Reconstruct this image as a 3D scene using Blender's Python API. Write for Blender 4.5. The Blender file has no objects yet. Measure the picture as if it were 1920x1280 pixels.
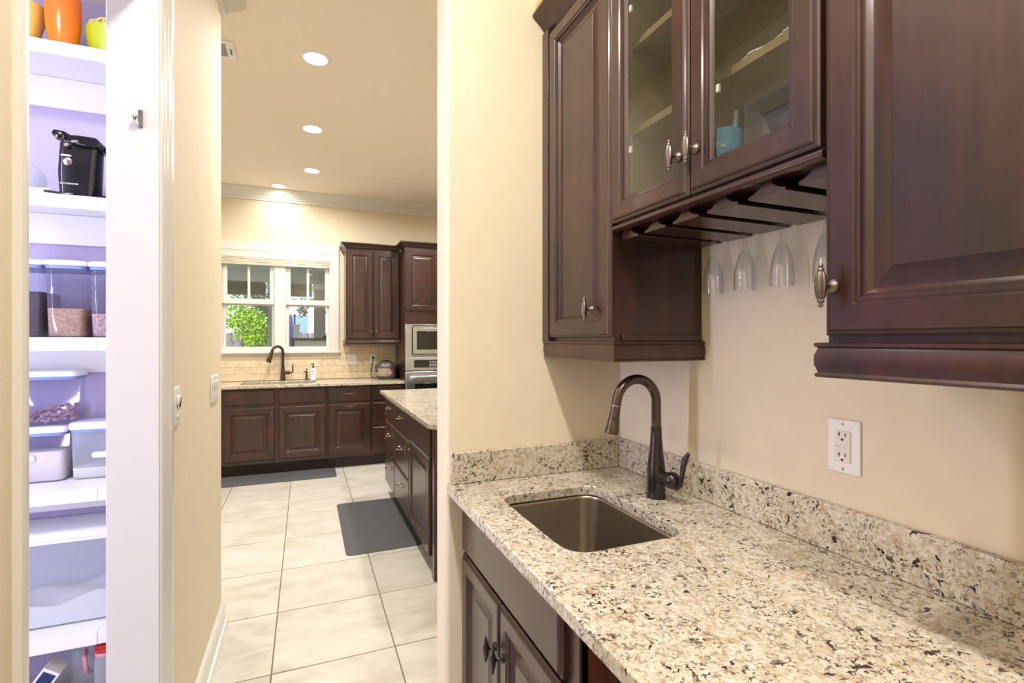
import bpy, bmesh, math, random
from mathutils import Vector, Matrix
from mathutils.geometry import tessellate_polygon

random.seed(7)
SC = bpy.context.scene
COL = SC.collection
PI = math.pi

# ------------------------------------------------------------------ camera, sky, sun, exposure
cam_data = bpy.data.cameras.new('camera')
cam_data.sensor_width = 36.0
cam_data.lens = 36.0 * 942 / 1920
cam_data.shift_y = -3 / 1920
cam_data.clip_start = 0.02
cam = bpy.data.objects.new('camera', cam_data)
cam.location = (0, 0, 1.37)
cam.rotation_euler = (PI / 2, 0, -math.atan(387 / 942))
COL.objects.link(cam)
SC.camera = cam

world = bpy.data.worlds.new('world')
SC.world = world
world.use_nodes = True
wn = world.node_tree.nodes
wl_ = world.node_tree.links
sky = wn.new('ShaderNodeTexSky')
sky.sky_type = 'NISHITA'
sky.sun_disc = False
sky.sun_elevation = math.radians(52)
sky.sun_rotation = math.radians(215)
sky.air_density = 1.0
sky.dust_density = 2.0
wn['Background'].inputs['Strength'].default_value = 0.55
wl_.new(sky.outputs[0], wn['Background'].inputs['Color'])

sun_data = bpy.data.lights.new('sun', 'SUN')
sun_data.energy = 2.6
sun_data.angle = math.radians(1.5)
sun_data.color = (1.0, 0.95, 0.86)
sun = bpy.data.objects.new('sun', sun_data)
sun.rotation_euler = (math.radians(42), 0, math.radians(-28))
sun.location = (0, 0, 9)
COL.objects.link(sun)

VS = SC.view_settings
VS.view_transform = 'Standard'
VS.look = 'None'
VS.gamma = 1.0
VS.use_curve_mapping = False
VS.exposure = 0.36
SC.cycles.max_bounces = 8
SC.cycles.diffuse_bounces = 4
SC.cycles.glossy_bounces = 3
SC.cycles.transmission_bounces = 8
SC.cycles.transparent_max_bounces = 12
SC.cycles.adaptive_threshold = 0.035
SC.cycles.caustics_reflective = False
SC.cycles.caustics_refractive = False
SC.cycles.sample_clamp_indirect = 6.0

CAN_POWER = 15.5          # each recessed ceiling lamp
CAN_COLOUR = (1.0, 0.95, 0.89)
LED_POWER = 9.0           # each pantry LED tape
LED_COLOUR = (0.76, 0.75, 1.0)

# ------------------------------------------------------------------ mesh builder
class MB:
    def __init__(s):
        s.v = []; s.f = []
    def add(s, vs, fs):
        b = len(s.v)
        s.v += [Vector(p) for p in vs]
        s.f += [tuple(b + i for i in f) for f in fs]
        return s
    def box(s, x0, y0, z0, x1, y1, z1):
        x0, x1 = sorted((x0, x1)); y0, y1 = sorted((y0, y1)); z0, z1 = sorted((z0, z1))
        return s.add([(x0,y0,z0),(x1,y0,z0),(x1,y1,z0),(x0,y1,z0),(x0,y0,z1),(x1,y0,z1),(x1,y1,z1),(x0,y1,z1)],
                     [(0,3,2,1),(4,5,6,7),(0,1,5,4),(1,2,6,5),(2,3,7,6),(3,0,4,7)])
    def prism(s, poly, axis, a, b, holes=()):
        def mk(p, t):
            if axis == 'x': return (t, p[0], p[1])
            if axis == 'y': return (p[0], t, p[1])
            return (p[0], p[1], t)
        loops = [list(poly)] + [list(h) for h in holes]
        flat = [p for l in loops for p in l]
        n = len(flat)
        vs = [mk(p, a) for p in flat] + [mk(p, b) for p in flat]
        fs = []
        if holes:
            for t in tessellate_polygon([[Vector((p[0], p[1], 0)) for p in l] for l in loops]):
                fs.append(tuple(t)); fs.append(tuple(i + n for i in reversed(t)))
        else:
            fs.append(tuple(range(n))); fs.append(tuple(range(2*n-1, n-1, -1)))
        o = 0
        for l in loops:
            m = len(l)
            for i in range(m):
                j = (i + 1) % m
                fs.append((o+i, o+j, o+j+n, o+i+n))
            o += m
        return s.add(vs, fs)
    def loft(s, rings, cap0=True, cap1=True, closed=True):
        n = len(rings[0]); vs = [p for r in rings for p in r]; fs = []
        for k in range(len(rings)-1):
            for i in range(n if closed else n-1):
                j = (i+1) % n
                fs.append((k*n+i, k*n+j, (k+1)*n+j, (k+1)*n+i))
        if cap0: fs.append(tuple(range(n-1, -1, -1)))
        if cap1: fs.append(tuple((len(rings)-1)*n+i for i in range(n)))
        return s.add(vs, fs)
    def lathe(s, prof, c=(0,0,0), axis=(0,0,1), seg=24, flute=0, caps=True):
        c = Vector(c); ax = Vector(axis).normalized()
        e1 = ax.orthogonal().normalized(); e2 = ax.cross(e1)
        rings = []
        for r, z in prof:
            ring = []
            for i in range(seg):
                a = 2*PI*i/seg
                rr = r * (1 - (flute if i % 2 else 0))
                ring.append(c + ax*z + (e1*math.cos(a) + e2*math.sin(a))*max(rr, 1e-5))
            rings.append(ring)
        return s.loft(rings, caps, caps)
    def tube(s, pts, rad, seg=12, caps=True):
        pts = [Vector(p) for p in pts]
        n = len(pts)
        rs = rad if isinstance(rad, (list, tuple)) else [rad]*n
        rings = []; up = None
        for i in range(n):
            t = (pts[min(i+1, n-1)] - pts[max(i-1, 0)]).normalized()
            if up is None:
                up = t.orthogonal().normalized()
            else:
                up = (up - t*up.dot(t))
                up = up.normalized() if up.length > 1e-6 else t.orthogonal().normalized()
            w = t.cross(up)
            rings.append([pts[i] + (up*math.cos(2*PI*k/seg) + w*math.sin(2*PI*k/seg))*rs[i] for k in range(seg)])
        return s.loft(rings, caps, caps)
    def ball(s, c, r, seg=12, sc=(1,1,1)):
        c = Vector(c); rings = []
        for k in range(1, seg):
            a = PI*k/seg
            rings.append([c + Vector((r*math.sin(a)*math.cos(2*PI*i/seg)*sc[0], r*math.sin(a)*math.sin(2*PI*i/seg)*sc[1], -r*math.cos(a)*sc[2])) for i in range(seg)])
        return s.loft(rings)
    def xf(s, m):
        s.v = [m @ p for p in s.v]
        return s

def wloc(o):
    v = Vector((0,0,0))
    while o is not None:
        v = v + o.location; o = o.parent
    return v

def tag(o, label=None, cat=None, group=None, kind=None):
    if label: o['label'] = label
    if cat: o['category'] = cat
    if group: o['group'] = group
    if kind: o['kind'] = kind
    return o

def obj(name, mb, mat, parent=None, bevel=0.0, seg=2, angle=38):
    vs = mb.v
    if parent is None:
        xs = [p.x for p in vs]; ys = [p.y for p in vs]; zs = [p.z for p in vs]
        org = Vector(((min(xs)+max(xs))/2, (min(ys)+max(ys))/2, min(zs)))
    else:
        org = wloc(parent)
    me = bpy.data.meshes.new(name)
    me.from_pydata([p - org for p in vs], [], mb.f)
    me.validate()
    bm = bmesh.new(); bm.from_mesh(me)
    bmesh.ops.recalc_face_normals(bm, faces=bm.faces)
    bm.to_mesh(me); bm.free()
    me.materials.append(MAT[mat] if isinstance(mat, str) else mat)
    for p in me.polygons: p.use_smooth = True
    me.set_sharp_from_angle(angle=math.radians(angle))
    o = bpy.data.objects.new(name, me)
    COL.objects.link(o)
    if parent is None: o.location = org
    else: o.parent = parent
    if bevel > 0:
        b = o.modifiers.new('bevel', 'BEVEL')
        b.width = bevel; b.segments = seg; b.limit_method = 'ANGLE'; b.angle_limit = math.radians(40)
        b.harden_normals = False
    return o

def thing(name, label, cat, loc=(0,0,0), group=None):
    o = bpy.data.objects.new(name, None)
    o.empty_display_size = 0.05
    o.location = loc
    COL.objects.link(o)
    return tag(o, label, cat, group)

def struct(name, mb, mat, bevel=0.0, label=None):
    o = obj(name, mb, mat, None, bevel)
    o['kind'] = 'structure'
    if label: o['label'] = label
    return o

def copy_tree(o, parent=None):
    c = o.copy(); COL.objects.link(c); c.parent = parent
    for ch in list(o.children): copy_tree(ch, c)
    return c

def dup(root, offset, label=None, group=None):
    c = copy_tree(root)
    c.location = root.location + Vector(offset)
    if label: c['label'] = label
    if group: c['group'] = group
    return c

def rrect(x0, y0, x1, y1, r, n=6):
    pts = []
    for cx, cy, a0 in ((x1-r, y1-r, 0), (x0+r, y1-r, PI/2), (x0+r, y0+r, PI), (x1-r, y0+r, 1.5*PI)):
        for k in range(n+1):
            a = a0 + PI/2*k/n
            pts.append((cx + r*math.cos(a), cy + r*math.sin(a)))
    return pts

def text_mesh(name, body, size, mat, parent, matrix, extrude=0.0004):
    cu = bpy.data.curves.new(name, 'FONT')
    cu.body = body; cu.size = size; cu.extrude = extrude; cu.align_x = 'CENTER'; cu.align_y = 'CENTER'
    tmp = bpy.data.objects.new(name, cu); COL.objects.link(tmp)
    dg = bpy.context.evaluated_depsgraph_get()
    me = bpy.data.meshes.new_from_object(tmp.evaluated_get(dg))
    bpy.data.objects.remove(tmp); bpy.data.curves.remove(cu)
    org = wloc(parent) if parent else Vector()
    me.transform(Matrix.Translation(-org) @ matrix)
    me.materials.clear(); me.materials.append(MAT[mat])
    o = bpy.data.objects.new(name, me); COL.objects.link(o); o.parent = parent
    return o

# ------------------------------------------------------------------ materials
MAT = {}
def new_mat(name):
    m = bpy.data.materials.new(name); m.use_nodes = True
    MAT[name] = m
    nt = m.node_tree
    return m, nt, nt.nodes, nt.links, nt.nodes['Principled BSDF']

def srgb(r, g, b):
    def f(c):
        c /= 255.0
        return c/12.92 if c <= 0.04045 else ((c+0.055)/1.055)**2.4
    return (f(r), f(g), f(b), 1)

def plain(name, col, rough=0.5, metal=0.0, coat=0.0, bump=0.0, bscale=200, vary=0.0, emit=0.0, spec=0.5, ior=None):
    m, nt, N, L, P = new_mat(name)
    P.inputs['Base Color'].default_value = col
    P.inputs['Roughness'].default_value = rough
    P.inputs['Metallic'].default_value = metal
    P.inputs['Coat Weight'].default_value = coat
    P.inputs['Coat Roughness'].default_value = 0.12
    P.inputs['Specular IOR Level'].default_value = spec
    if ior: P.inputs['IOR'].default_value = ior
    tc = N.new('ShaderNodeTexCoord')
    nz = N.new('ShaderNodeTexNoise'); nz.inputs['Scale'].default_value = bscale; nz.inputs['Detail'].default_value = 3
    L.new(tc.outputs['Object'], nz.inputs['Vector'])
    if vary > 0:
        n2 = N.new('ShaderNodeTexNoise'); n2.inputs['Scale'].default_value = max(2.0, bscale*0.06); n2.inputs['Detail'].default_value = 4
        L.new(tc.outputs['Object'], n2.inputs['Vector'])
        mr = N.new('ShaderNodeMapRange'); mr.inputs['From Min'].default_value = 0.3; mr.inputs['From Max'].default_value = 0.7
        mr.inputs['To Min'].default_value = 1-vary; mr.inputs['To Max'].default_value = 1+vary
        L.new(n2.outputs['Fac'], mr.inputs['Value'])
        hs = N.new('ShaderNodeHueSaturation'); hs.inputs['Color'].default_value = col
        L.new(mr.outputs[0], hs.inputs['Value']); L.new(hs.outputs[0], P.inputs['Base Color'])
    if bump > 0:
        b = N.new('ShaderNodeBump'); b.inputs['Strength'].default_value = bump; b.inputs['Distance'].default_value = 0.002
        L.new(nz.outputs['Fac'], b.inputs['Height']); L.new(b.outputs[0], P.inputs['Normal'])
    if emit > 0:
        P.inputs['Emission Color'].default_value = col; P.inputs['Emission Strength'].default_value = emit
    return m

def wood(name, c1, c2, rough=0.33, grain=(1,1,0.07), scale=38, coat=0.35, coat_r=0.22):
    m, nt, N, L, P = new_mat(name)
    tc = N.new('ShaderNodeTexCoord'); mp = N.new('ShaderNodeMapping'); mp.inputs['Scale'].default_value = grain
    L.new(tc.outputs['Object'], mp.inputs['Vector'])
    nz = N.new('ShaderNodeTexNoise'); nz.inputs['Scale'].default_value = scale; nz.inputs['Detail'].default_value = 7; nz.inputs['Roughness'].default_value = 0.65
    L.new(mp.outputs[0], nz.inputs['Vector'])
    n2 = N.new('ShaderNodeTexNoise'); n2.inputs['Scale'].default_value = 4.5; n2.inputs['Detail'].default_value = 3
    L.new(tc.outputs['Object'], n2.inputs['Vector'])
    ad = N.new('ShaderNodeMath'); ad.operation = 'ADD'; L.new(nz.outputs['Fac'], ad.inputs[0]); L.new(n2.outputs['Fac'], ad.inputs[1])
    rp = N.new('ShaderNodeValToRGB'); rp.color_ramp.elements[0].position = 0.38; rp.color_ramp.elements[1].position = 0.66
    rp.color_ramp.elements[0].color = c1; rp.color_ramp.elements[1].color = c2
    hf = N.new('ShaderNodeMath'); hf.operation = 'MULTIPLY'; hf.inputs[1].default_value = 0.5
    L.new(ad.outputs[0], hf.inputs[0]); L.new(hf.outputs[0], rp.inputs['Fac']); L.new(rp.outputs['Color'], P.inputs['Base Color'])
    P.inputs['Roughness'].default_value = rough
    P.inputs['Coat Weight'].default_value = coat; P.inputs['Coat Roughness'].default_value = coat_r
    return m

def granite(name, scale=1.0):
    m, nt, N, L, P = new_mat(name)
    tc = N.new('ShaderNodeTexCoord')
    def noise(sc, det=4, rough=0.6, dist=0.0, off=0.0):
        mp = N.new('ShaderNodeMapping'); mp.inputs['Location'].default_value = (off, off*1.7, off*0.6)
        L.new(tc.outputs['Object'], mp.inputs['Vector'])
        n = N.new('ShaderNodeTexNoise'); n.inputs['Scale'].default_value = sc*scale; n.inputs['Detail'].default_value = det
        n.inputs['Roughness'].default_value = rough; n.inputs['Distortion'].default_value = dist
        L.new(mp.outputs[0], n.inputs['Vector'])
        return n.outputs['Fac']
    def ramp(f, a, b):
        mr = N.new('ShaderNodeMapRange'); mr.inputs['From Min'].default_value = a; mr.inputs['From Max'].default_value = b
        L.new(f, mr.inputs['Value']); return mr.outputs[0]
    def times(f, g):
        mu = N.new('ShaderNodeMath'); mu.operation = 'MULTIPLY'; L.new(f, mu.inputs[0])
        if isinstance(g, float): mu.inputs[1].default_value = g
        else: L.new(g, mu.inputs[1])
        return mu.outputs[0]
    def over(prev, fac, col):
        mx = N.new('ShaderNodeMix'); mx.data_type = 'RGBA'; mx.inputs['B'].default_value = col
        L.new(fac, mx.inputs['Factor']); L.new(prev, mx.inputs['A']); return mx.outputs['Result']
    r1 = N.new('ShaderNodeValToRGB'); e = r1.color_ramp.elements
    e[0].position = 0.30; e[0].color = srgb(150,134,108); e[1].position = 0.70; e[1].color = srgb(222,217,206)
    q = e.new(0.45); q.color = srgb(188,177,156); q = e.new(0.56); q.color = srgb(206,198,181)
    L.new(noise(85, 7, 0.72, 0.4), r1.inputs['Fac'])
    c = r1.outputs['Color']
    c = over(c, times(ramp(noise(34, 3, 0.5, 0.5, 3.1), 0.56, 0.66), 0.5), srgb(178,148,106))     # tan feldspar
    c = over(c, times(ramp(noise(70, 4, 0.6, 0.6, 7.7), 0.60, 0.66), 0.7), srgb(130,120,110))      # grey quartz
    c = over(c, times(ramp(noise(120, 3, 0.55, 0.3, 1.9), 0.60, 0.66), 0.8), srgb(222,217,206))    # white flecks
    cl = ramp(noise(16, 3, 0.6, 0.0, 5.5), 0.36, 0.60)                                             # where dark grains gather
    c = over(c, times(ramp(noise(84, 3, 0.55, 0.9, 11.0), 0.585, 0.612), cl), srgb(70,55,46))
    c = over(c, times(ramp(noise(125, 3, 0.55, 0.8, 17.0), 0.585, 0.612), cl), srgb(36,31,31))
    c = over(c, ramp(noise(46, 3, 0.5, 0.8, 23.0), 0.655, 0.675), srgb(48,36,34))
    L.new(c, P.inputs['Base Color'])
    P.inputs['Roughness'].default_value = 0.16
    return m

def stone_tile(name, c1, c2, c3, scale=3.0, rough=0.35, stretch=(1,2.2,1)):
    m, nt, N, L, P = new_mat(name)
    tc = N.new('ShaderNodeTexCoord'); oi = N.new('ShaderNodeObjectInfo')
    vm = N.new('ShaderNodeVectorMath'); vm.operation = 'SCALE'; vm.inputs['Scale'].default_value = 13.0
    cb = N.new('ShaderNodeCombineXYZ')
    for i in range(3): L.new(oi.outputs['Random'], cb.inputs[i])
    L.new(cb.outputs[0], vm.inputs[0])
    av = N.new('ShaderNodeVectorMath'); av.operation = 'ADD'
    L.new(tc.outputs['Object'], av.inputs[0]); L.new(vm.outputs[0], av.inputs[1])
    mp = N.new('ShaderNodeMapping'); mp.inputs['Scale'].default_value = stretch; mp.inputs['Rotation'].default_value = (0,0,0.35)
    L.new(av.outputs[0], mp.inputs['Vector'])
    nz = N.new('ShaderNodeTexNoise'); nz.inputs['Scale'].default_value = scale; nz.inputs['Detail'].default_value = 9; nz.inputs['Roughness'].default_value = 0.62; nz.inputs['Distortion'].default_value = 1.1
    L.new(mp.outputs[0], nz.inputs['Vector'])
    rp = N.new('ShaderNodeValToRGB'); e = rp.color_ramp.elements
    e[0].position = 0.28; e[0].color = c1; e[1].position = 0.72; e[1].color = c3
    x = e.new(0.5); x.color = c2
    L.new(nz.outputs['Fac'], rp.inputs['Fac'])
    mr = N.new('ShaderNodeMapRange'); mr.inputs['To Min'].default_value = 0.95; mr.inputs['To Max'].default_value = 1.04
    L.new(oi.outputs['Random'], mr.inputs['Value'])
    hs = N.new('ShaderNodeHueSaturation'); L.new(mr.outputs[0], hs.inputs['Value']); L.new(rp.outputs['Color'], hs.inputs['Color'])
    L.new(hs.outputs[0], P.inputs['Base Color'])
    P.inputs['Roughness'].default_value = rough
    return m

def thin_glass(name, tint=(1,1,1,1), refl=1.0, haze=0.0, haze_col=(0.8,0.8,0.85,1), rough=0.02):
    m, nt, N, L, P = new_mat(name)
    N.remove(P)
    out = N['Material Output']
    tr = N.new('ShaderNodeBsdfTransparent'); tr.inputs['Color'].default_value = tint
    gl = N.new('ShaderNodeBsdfGlossy'); gl.inputs['Roughness'].default_value = rough
    fr = N.new('ShaderNodeLayerWeight')          # Schlick's curve, the same from both sides of the pane
    pw = N.new('ShaderNodeMath'); pw.operation = 'POWER'; pw.inputs[1].default_value = 5.0
    L.new(fr.outputs['Facing'], pw.inputs[0])
    mu = N.new('ShaderNodeMath'); mu.operation = 'MULTIPLY_ADD'; mu.inputs[1].default_value = 0.95*refl; mu.inputs[2].default_value = 0.045*refl; mu.use_clamp = True
    L.new(pw.outputs[0], mu.inputs[0])
    mx = N.new('ShaderNodeMixShader'); L.new(mu.outputs[0], mx.inputs['Fac']); L.new(tr.outputs[0], mx.inputs[1]); L.new(gl.outputs[0], mx.inputs[2])
    last = mx.outputs[0]
    if haze > 0:
        df = N.new('ShaderNodeBsdfDiffuse'); df.inputs['Color'].default_value = haze_col
        tl = N.new('ShaderNodeBsdfTranslucent'); tl.inputs['Color'].default_value = haze_col
        m2 = N.new('ShaderNodeMixShader'); L.new(df.outputs[0], m2.inputs[1]); L.new(tl.outputs[0], m2.inputs[2])
        m3 = N.new('ShaderNodeMixShader'); m3.inputs['Fac'].default_value = haze
        L.new(last, m3.inputs[1]); L.new(m2.outputs[0], m3.inputs[2]); last = m3.outputs[0]
    L.new(last, out.inputs['Surface'])
    return m

def real_glass(name, col=(1,1,1,1), ior=1.45):
    m, nt, N, L, P = new_mat(name)
    P.inputs['Base Color'].default_value = col
    P.inputs['Roughness'].default_value = 0.0
    P.inputs['Transmission Weight'].default_value = 1.0
    P.inputs['IOR'].default_value = ior
    return m

def speckle(name, c1, c2, scale, rough=0.8, bump=0.6):
    m, nt, N, L, P = new_mat(name)
    tc = N.new('ShaderNodeTexCoord'); vo = N.new('ShaderNodeTexVoronoi'); vo.inputs['Scale'].default_value = scale
    L.new(tc.outputs['Object'], vo.inputs['Vector'])
    sp = N.new('ShaderNodeSeparateColor'); L.new(vo.outputs['Color'], sp.inputs[0])
    mx = N.new('ShaderNodeMix'); mx.data_type = 'RGBA'; mx.inputs['A'].default_value = c1; mx.inputs['B'].default_value = c2
    L.new(sp.outputs[0], mx.inputs['Factor']); L.new(mx.outputs['Result'], P.inputs['Base Color'])
    b = N.new('ShaderNodeBump'); b.inputs['Strength'].default_value = bump; b.inputs['Distance'].default_value = 0.003; b.invert = True
    L.new(vo.outputs['Distance'], b.inputs['Height']); L.new(b.outputs[0], P.inputs['Normal'])
    P.inputs['Roughness'].default_value = rough
    return m

def brushed(name, col, rough=0.28, stretch=(1,1,60)):
    m, nt, N, L, P = new_mat(name)
    tc = N.new('ShaderNodeTexCoord'); mp = N.new('ShaderNodeMapping'); mp.inputs['Scale'].default_value = stretch
    L.new(tc.outputs['Object'], mp.inputs['Vector'])
    nz = N.new('ShaderNodeTexNoise'); nz.inputs['Scale'].default_value = 40; nz.inputs['Detail'].default_value = 2
    L.new(mp.outputs[0], nz.inputs['Vector'])
    mr = N.new('ShaderNodeMapRange'); mr.inputs['To Min'].default_value = rough*0.8; mr.inputs['To Max'].default_value = rough*1.25
    L.new(nz.outputs['Fac'], mr.inputs['Value']); L.new(mr.outputs[0], P.inputs['Roughness'])
    P.inputs['Base Color'].default_value = col; P.inputs['Metallic'].default_value = 1.0
    return m

plain('wall_paint', srgb(227,215,190), 0.75, bump=0.12, bscale=260, vary=0.02)
plain('ceiling_paint', srgb(244,234,220), 0.85, bump=0.08, bscale=200, vary=0.01)
plain('trim_paint', srgb(224,223,219), 0.28, bump=0.02, bscale=60)
plain('pantry_paint', srgb(184,176,208), 0.7, bump=0.08, bscale=260)
plain('shelf_paint', srgb(236,236,238), 0.4, bump=0.03, bscale=90)
wood('cherry', srgb(31,12,8), srgb(68,29,19), rough=0.40, coat=0.6, coat_r=0.17)
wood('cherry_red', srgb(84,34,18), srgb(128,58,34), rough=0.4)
wood('cherry_inside', srgb(112,94,64), srgb(136,116,82), rough=0.5, coat=0.1)
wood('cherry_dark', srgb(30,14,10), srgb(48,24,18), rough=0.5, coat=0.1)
wood('raw_pine', srgb(196,150,92), srgb(224,184,124), rough=0.7, coat=0)
wood('grey_fence', srgb(92,88,88), srgb(140,134,132), rough=0.9, coat=0)
granite('granite')
stone_tile('floor_tile', srgb(176,169,158), srgb(197,192,183), srgb(208,204,197), 3.0, 0.30)
plain('grout', srgb(132,124,110), 0.9, bump=0.2, bscale=300)
stone_tile('travertine', srgb(206,184,150), srgb(224,206,176), srgb(234,219,192), 9.0, 0.45, (1,1,2.5))
plain('travertine_grout', srgb(206,190,162), 0.9)
brushed('steel', srgb(178,168,154), 0.30, (1,1,14))
brushed('appliance_steel', srgb(206,210,216), 0.25, (60,1,1))
plain('bronze', srgb(88,72,66), 0.27, metal=0.85, coat=0.3, vary=0.15, bscale=80)
plain('bronze_dark', srgb(52,44,46), 0.24, metal=0.7, coat=0.4)
plain('pewter', srgb(122,113,107), 0.36, metal=1.0, vary=0.2, bscale=400)
plain('nickel', srgb(176,170,160), 0.25, metal=1.0)
plain('white_plastic', srgb(238,238,236), 0.35)
plain('ivory_plastic', srgb(230,226,214), 0.4)
plain('black_plastic', srgb(20,19,22), 0.18, coat=0.4)
plain('black_matte', srgb(14,13,14), 0.6)
plain('dark_glass', srgb(24,26,24), 0.06, coat=0.6)
plain('grey_mat', srgb(74,75,79), 0.75, bump=0.25, bscale=420, vary=0.05)
plain('lamp_lens', (1.0, 0.95, 0.86, 1), 0.5, emit=14.0)
plain('led_lens', (0.75, 0.75, 1.0, 1), 0.5, emit=12.0)
plain('orange_plastic', srgb(232,118,22), 0.2, coat=0.3)
plain('yellow_plastic', srgb(226,198,104), 0.35)
plain('green_plastic', srgb(170,182,38), 0.35)
plain('cream_snack', srgb(214,204,130), 0.5, vary=0.2, bscale=300)
plain('blue_plastic', srgb(84,186,250), 0.3)
plain('pale_blue_plastic', srgb(150,205,235), 0.3)
plain('gasket_blue', srgb(120,140,190), 0.4)
plain('lid_white', srgb(232,234,244), 0.35)
plain('grey_plastic', srgb(92,96,112), 0.5)
plain('red_plastic', srgb(196,36,34), 0.3)
plain('pink_plastic', srgb(214,150,165), 0.35)
plain('navy_print', srgb(34,52,98), 0.4)
plain('tan_print', srgb(214,180,150), 0.5)
plain('flour', srgb(232,226,220), 0.95, bump=0.2, bscale=500)
plain('sugar', srgb(236,234,232), 0.9, bump=0.3, bscale=700)
plain('pasta', srgb(176,140,160), 0.7, vary=0.15, bscale=200)
speckle('grain_tan', srgb(205,172,140), srgb(150,112,92), 260)
speckle('grain_pink', srgb(214,184,180), srgb(150,110,112), 240)
speckle('grain_dark', srgb(80,60,72), srgb(40,30,40), 260)
thin_glass('pane_glass', (0.98,0.99,0.98,1), 1.0)
thin_glass('cabinet_glass', (0.93,0.95,0.92,1), 1.6)
thin_glass('clear_plastic', (0.92,0.92,0.96,1), 1.0, 0.10, (0.75,0.75,0.95,1), 0.05)
thin_glass('cloudy_plastic', (0.9,0.93,0.96,1), 0.8, 0.42, (0.84,0.88,0.92,1), 0.15)
thin_glass('flute_glass', (0.96,0.97,0.97,1), 1.5)
real_glass('crystal')
plain('lace_white', srgb(230,226,216), 0.7)
plain('soap_white', srgb(232,236,240), 0.3)
plain('label_blue', srgb(120,150,190), 0.5)
plain('rice_cooker_steel', srgb(188,180,172), 0.28, metal=0.9)
plain('rice_cooker_grey', srgb(92,86,82), 0.35, metal=0.3)
plain('floral_print', srgb(196,140,156), 0.5)
plain('bamboo_shade', srgb(222,214,196), 0.8, vary=0.12, bscale=150)
plain('bamboo_dark', srgb(122,120,98), 0.8, vary=0.2, bscale=150)
plain('porch_grey', srgb(190,198,190), 0.8)
plain('porch_post', srgb(158,154,152), 0.7)
plain('porch_white', srgb(222,222,218), 0.6)
plain('siding_white', srgb(206,214,230), 0.7)
plain('roof_grey', srgb(112,108,118), 0.9, vary=0.1, bscale=60)
plain('stucco', srgb(214,210,202), 0.9, bump=0.4, bscale=120)
plain('bar_slab', srgb(70,64,62), 0.4)
plain('umbrella_navy', srgb(62,68,108), 0.8)
plain('lawn', srgb(96,120,60), 0.95, vary=0.3, bscale=60)
plain('leaf_bright', srgb(146,184,44), 0.5, vary=0.35, bscale=60)
plain('leaf_dark', srgb(70,90,58), 0.6, vary=0.3, bscale=60)
plain('bark', srgb(92,76,62), 0.9, vary=0.2, bscale=80)

# ------------------------------------------------------------------ room shell
CEIL = 3.05
XL = -0.375           # hall side of the left wall
XR = 1.065            # wall behind the bar counter
YS = 1.55             # face of the short dividing wall
YB = 6.24             # kitchen window wall
PY0, PY1, PZ = 0.937, 1.65, 2.37     # pantry doorway

floor = struct('floor', MB().box(-2.5, -1.9, -0.12, 3.1, 6.4, -0.008), 'grout')
me = None
TW = 0.4965
for i in range(-4, 5):
    for j in range(-7, 8):
        x = -0.13 + 0.5*i; y = 2.278 + 0.505*j
        if x < -1.7 or x > 1.9 or y + 0.505 > 6.4: continue
        w = 0.5 - 0.005; h = 0.505 - 0.006
        if me is None:
            mb = MB().box(-w/2, -h/2, -0.012, w/2, h/2, 0)
            t = obj('floor_tile', mb, 'floor_tile', floor, bevel=0.0012, seg=1)
            me = t.data
            me.transform(Matrix.Translation(floor.location))
        else:
            t = bpy.data.objects.new('floor_tile', me); COL.objects.link(t); t.parent = floor
            b = t.modifiers.new('bevel', 'BEVEL'); b.width = 0.0012; b.segments = 1; b.limit_method = 'ANGLE'
        t.location = Vector((x + 0.25, y + 0.2525, 0)) - floor.location

struct('ceiling', MB().box(-2.5, -1.9, CEIL, 3.1, 6.4, CEIL+0.1), 'ceiling_paint')
# left wall with the pantry doorway (outline in Y,Z)
struct('wall_left', MB().prism([(-1.9,0),(PY0,0),(PY0,PZ),(PY1,PZ),(PY1,0),(2.77,0),(2.77,CEIL),(-1.9,CEIL)], 'x', XL, XL-0.115), 'wall_paint', 0.010,
       'cream painted hall wall with the pantry doorway')
struct('wall_right', MB().box(XR, -1.9, 0, XR+0.115, YS+0.001, CEIL), 'wall_paint', 0, 'cream painted wall behind the granite bar counter')
struct('wall_middle', MB().box(0.409, YS, 0, 3.1, YS+0.12, CEIL), 'wall_paint', 0.014, 'short cream wall at the end of the bar counter')
struct('wall_entry', MB().box(-0.49, -1.9, 0, 1.18, -1.8, CEIL), 'wall_paint')
struct('wall_kitchen_near', MB().box(-2.5, 2.655, 0, XL-0.115, 2.77, CEIL), 'wall_paint')
struct('wall_kitchen_left', MB().box(-2.5, 2.77, 0, -2.4, 6.4, CEIL), 'wall_paint')
struct('wall_kitchen_right', MB().box(3.0, YS+0.12, 0, 3.1, 6.4, CEIL), 'wall_paint')
WX0, WX1, WZ0, WZ1 = -0.86, 0.275, 1.27, 2.36      # window opening
wall_back = struct('wall_back', MB().prism([(-2.5,0),(3.1,0),(3.1,CEIL),(-2.5,CEIL)], 'y', YB, YB+0.16, [[(WX0,WZ0),(WX1,WZ0),(WX1,WZ1),(WX0,WZ1)]]), 'wall_paint', 0,
       'cream kitchen wall with the window and stone tile splashback')
# pantry shell
struct('wall_pantry_back', MB().box(-1.6, 2.645, 0, XL-0.115, 2.655, 2.8), 'pantry_paint')
struct('wall_pantry_left', MB().box(-1.66, 0.4, 0, -1.6, 2.655, 2.8), 'pantry_paint')
struct('wall_pantry_near', MB().box(-1.66, 0.34, 0, XL-0.115, 0.4, 2.8), 'pantry_paint')
struct('ceiling_pantry', MB().box(-1.66, 0.34, 2.8, XL-0.115, 2.655, 2.83), 'ceiling_paint')

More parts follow.
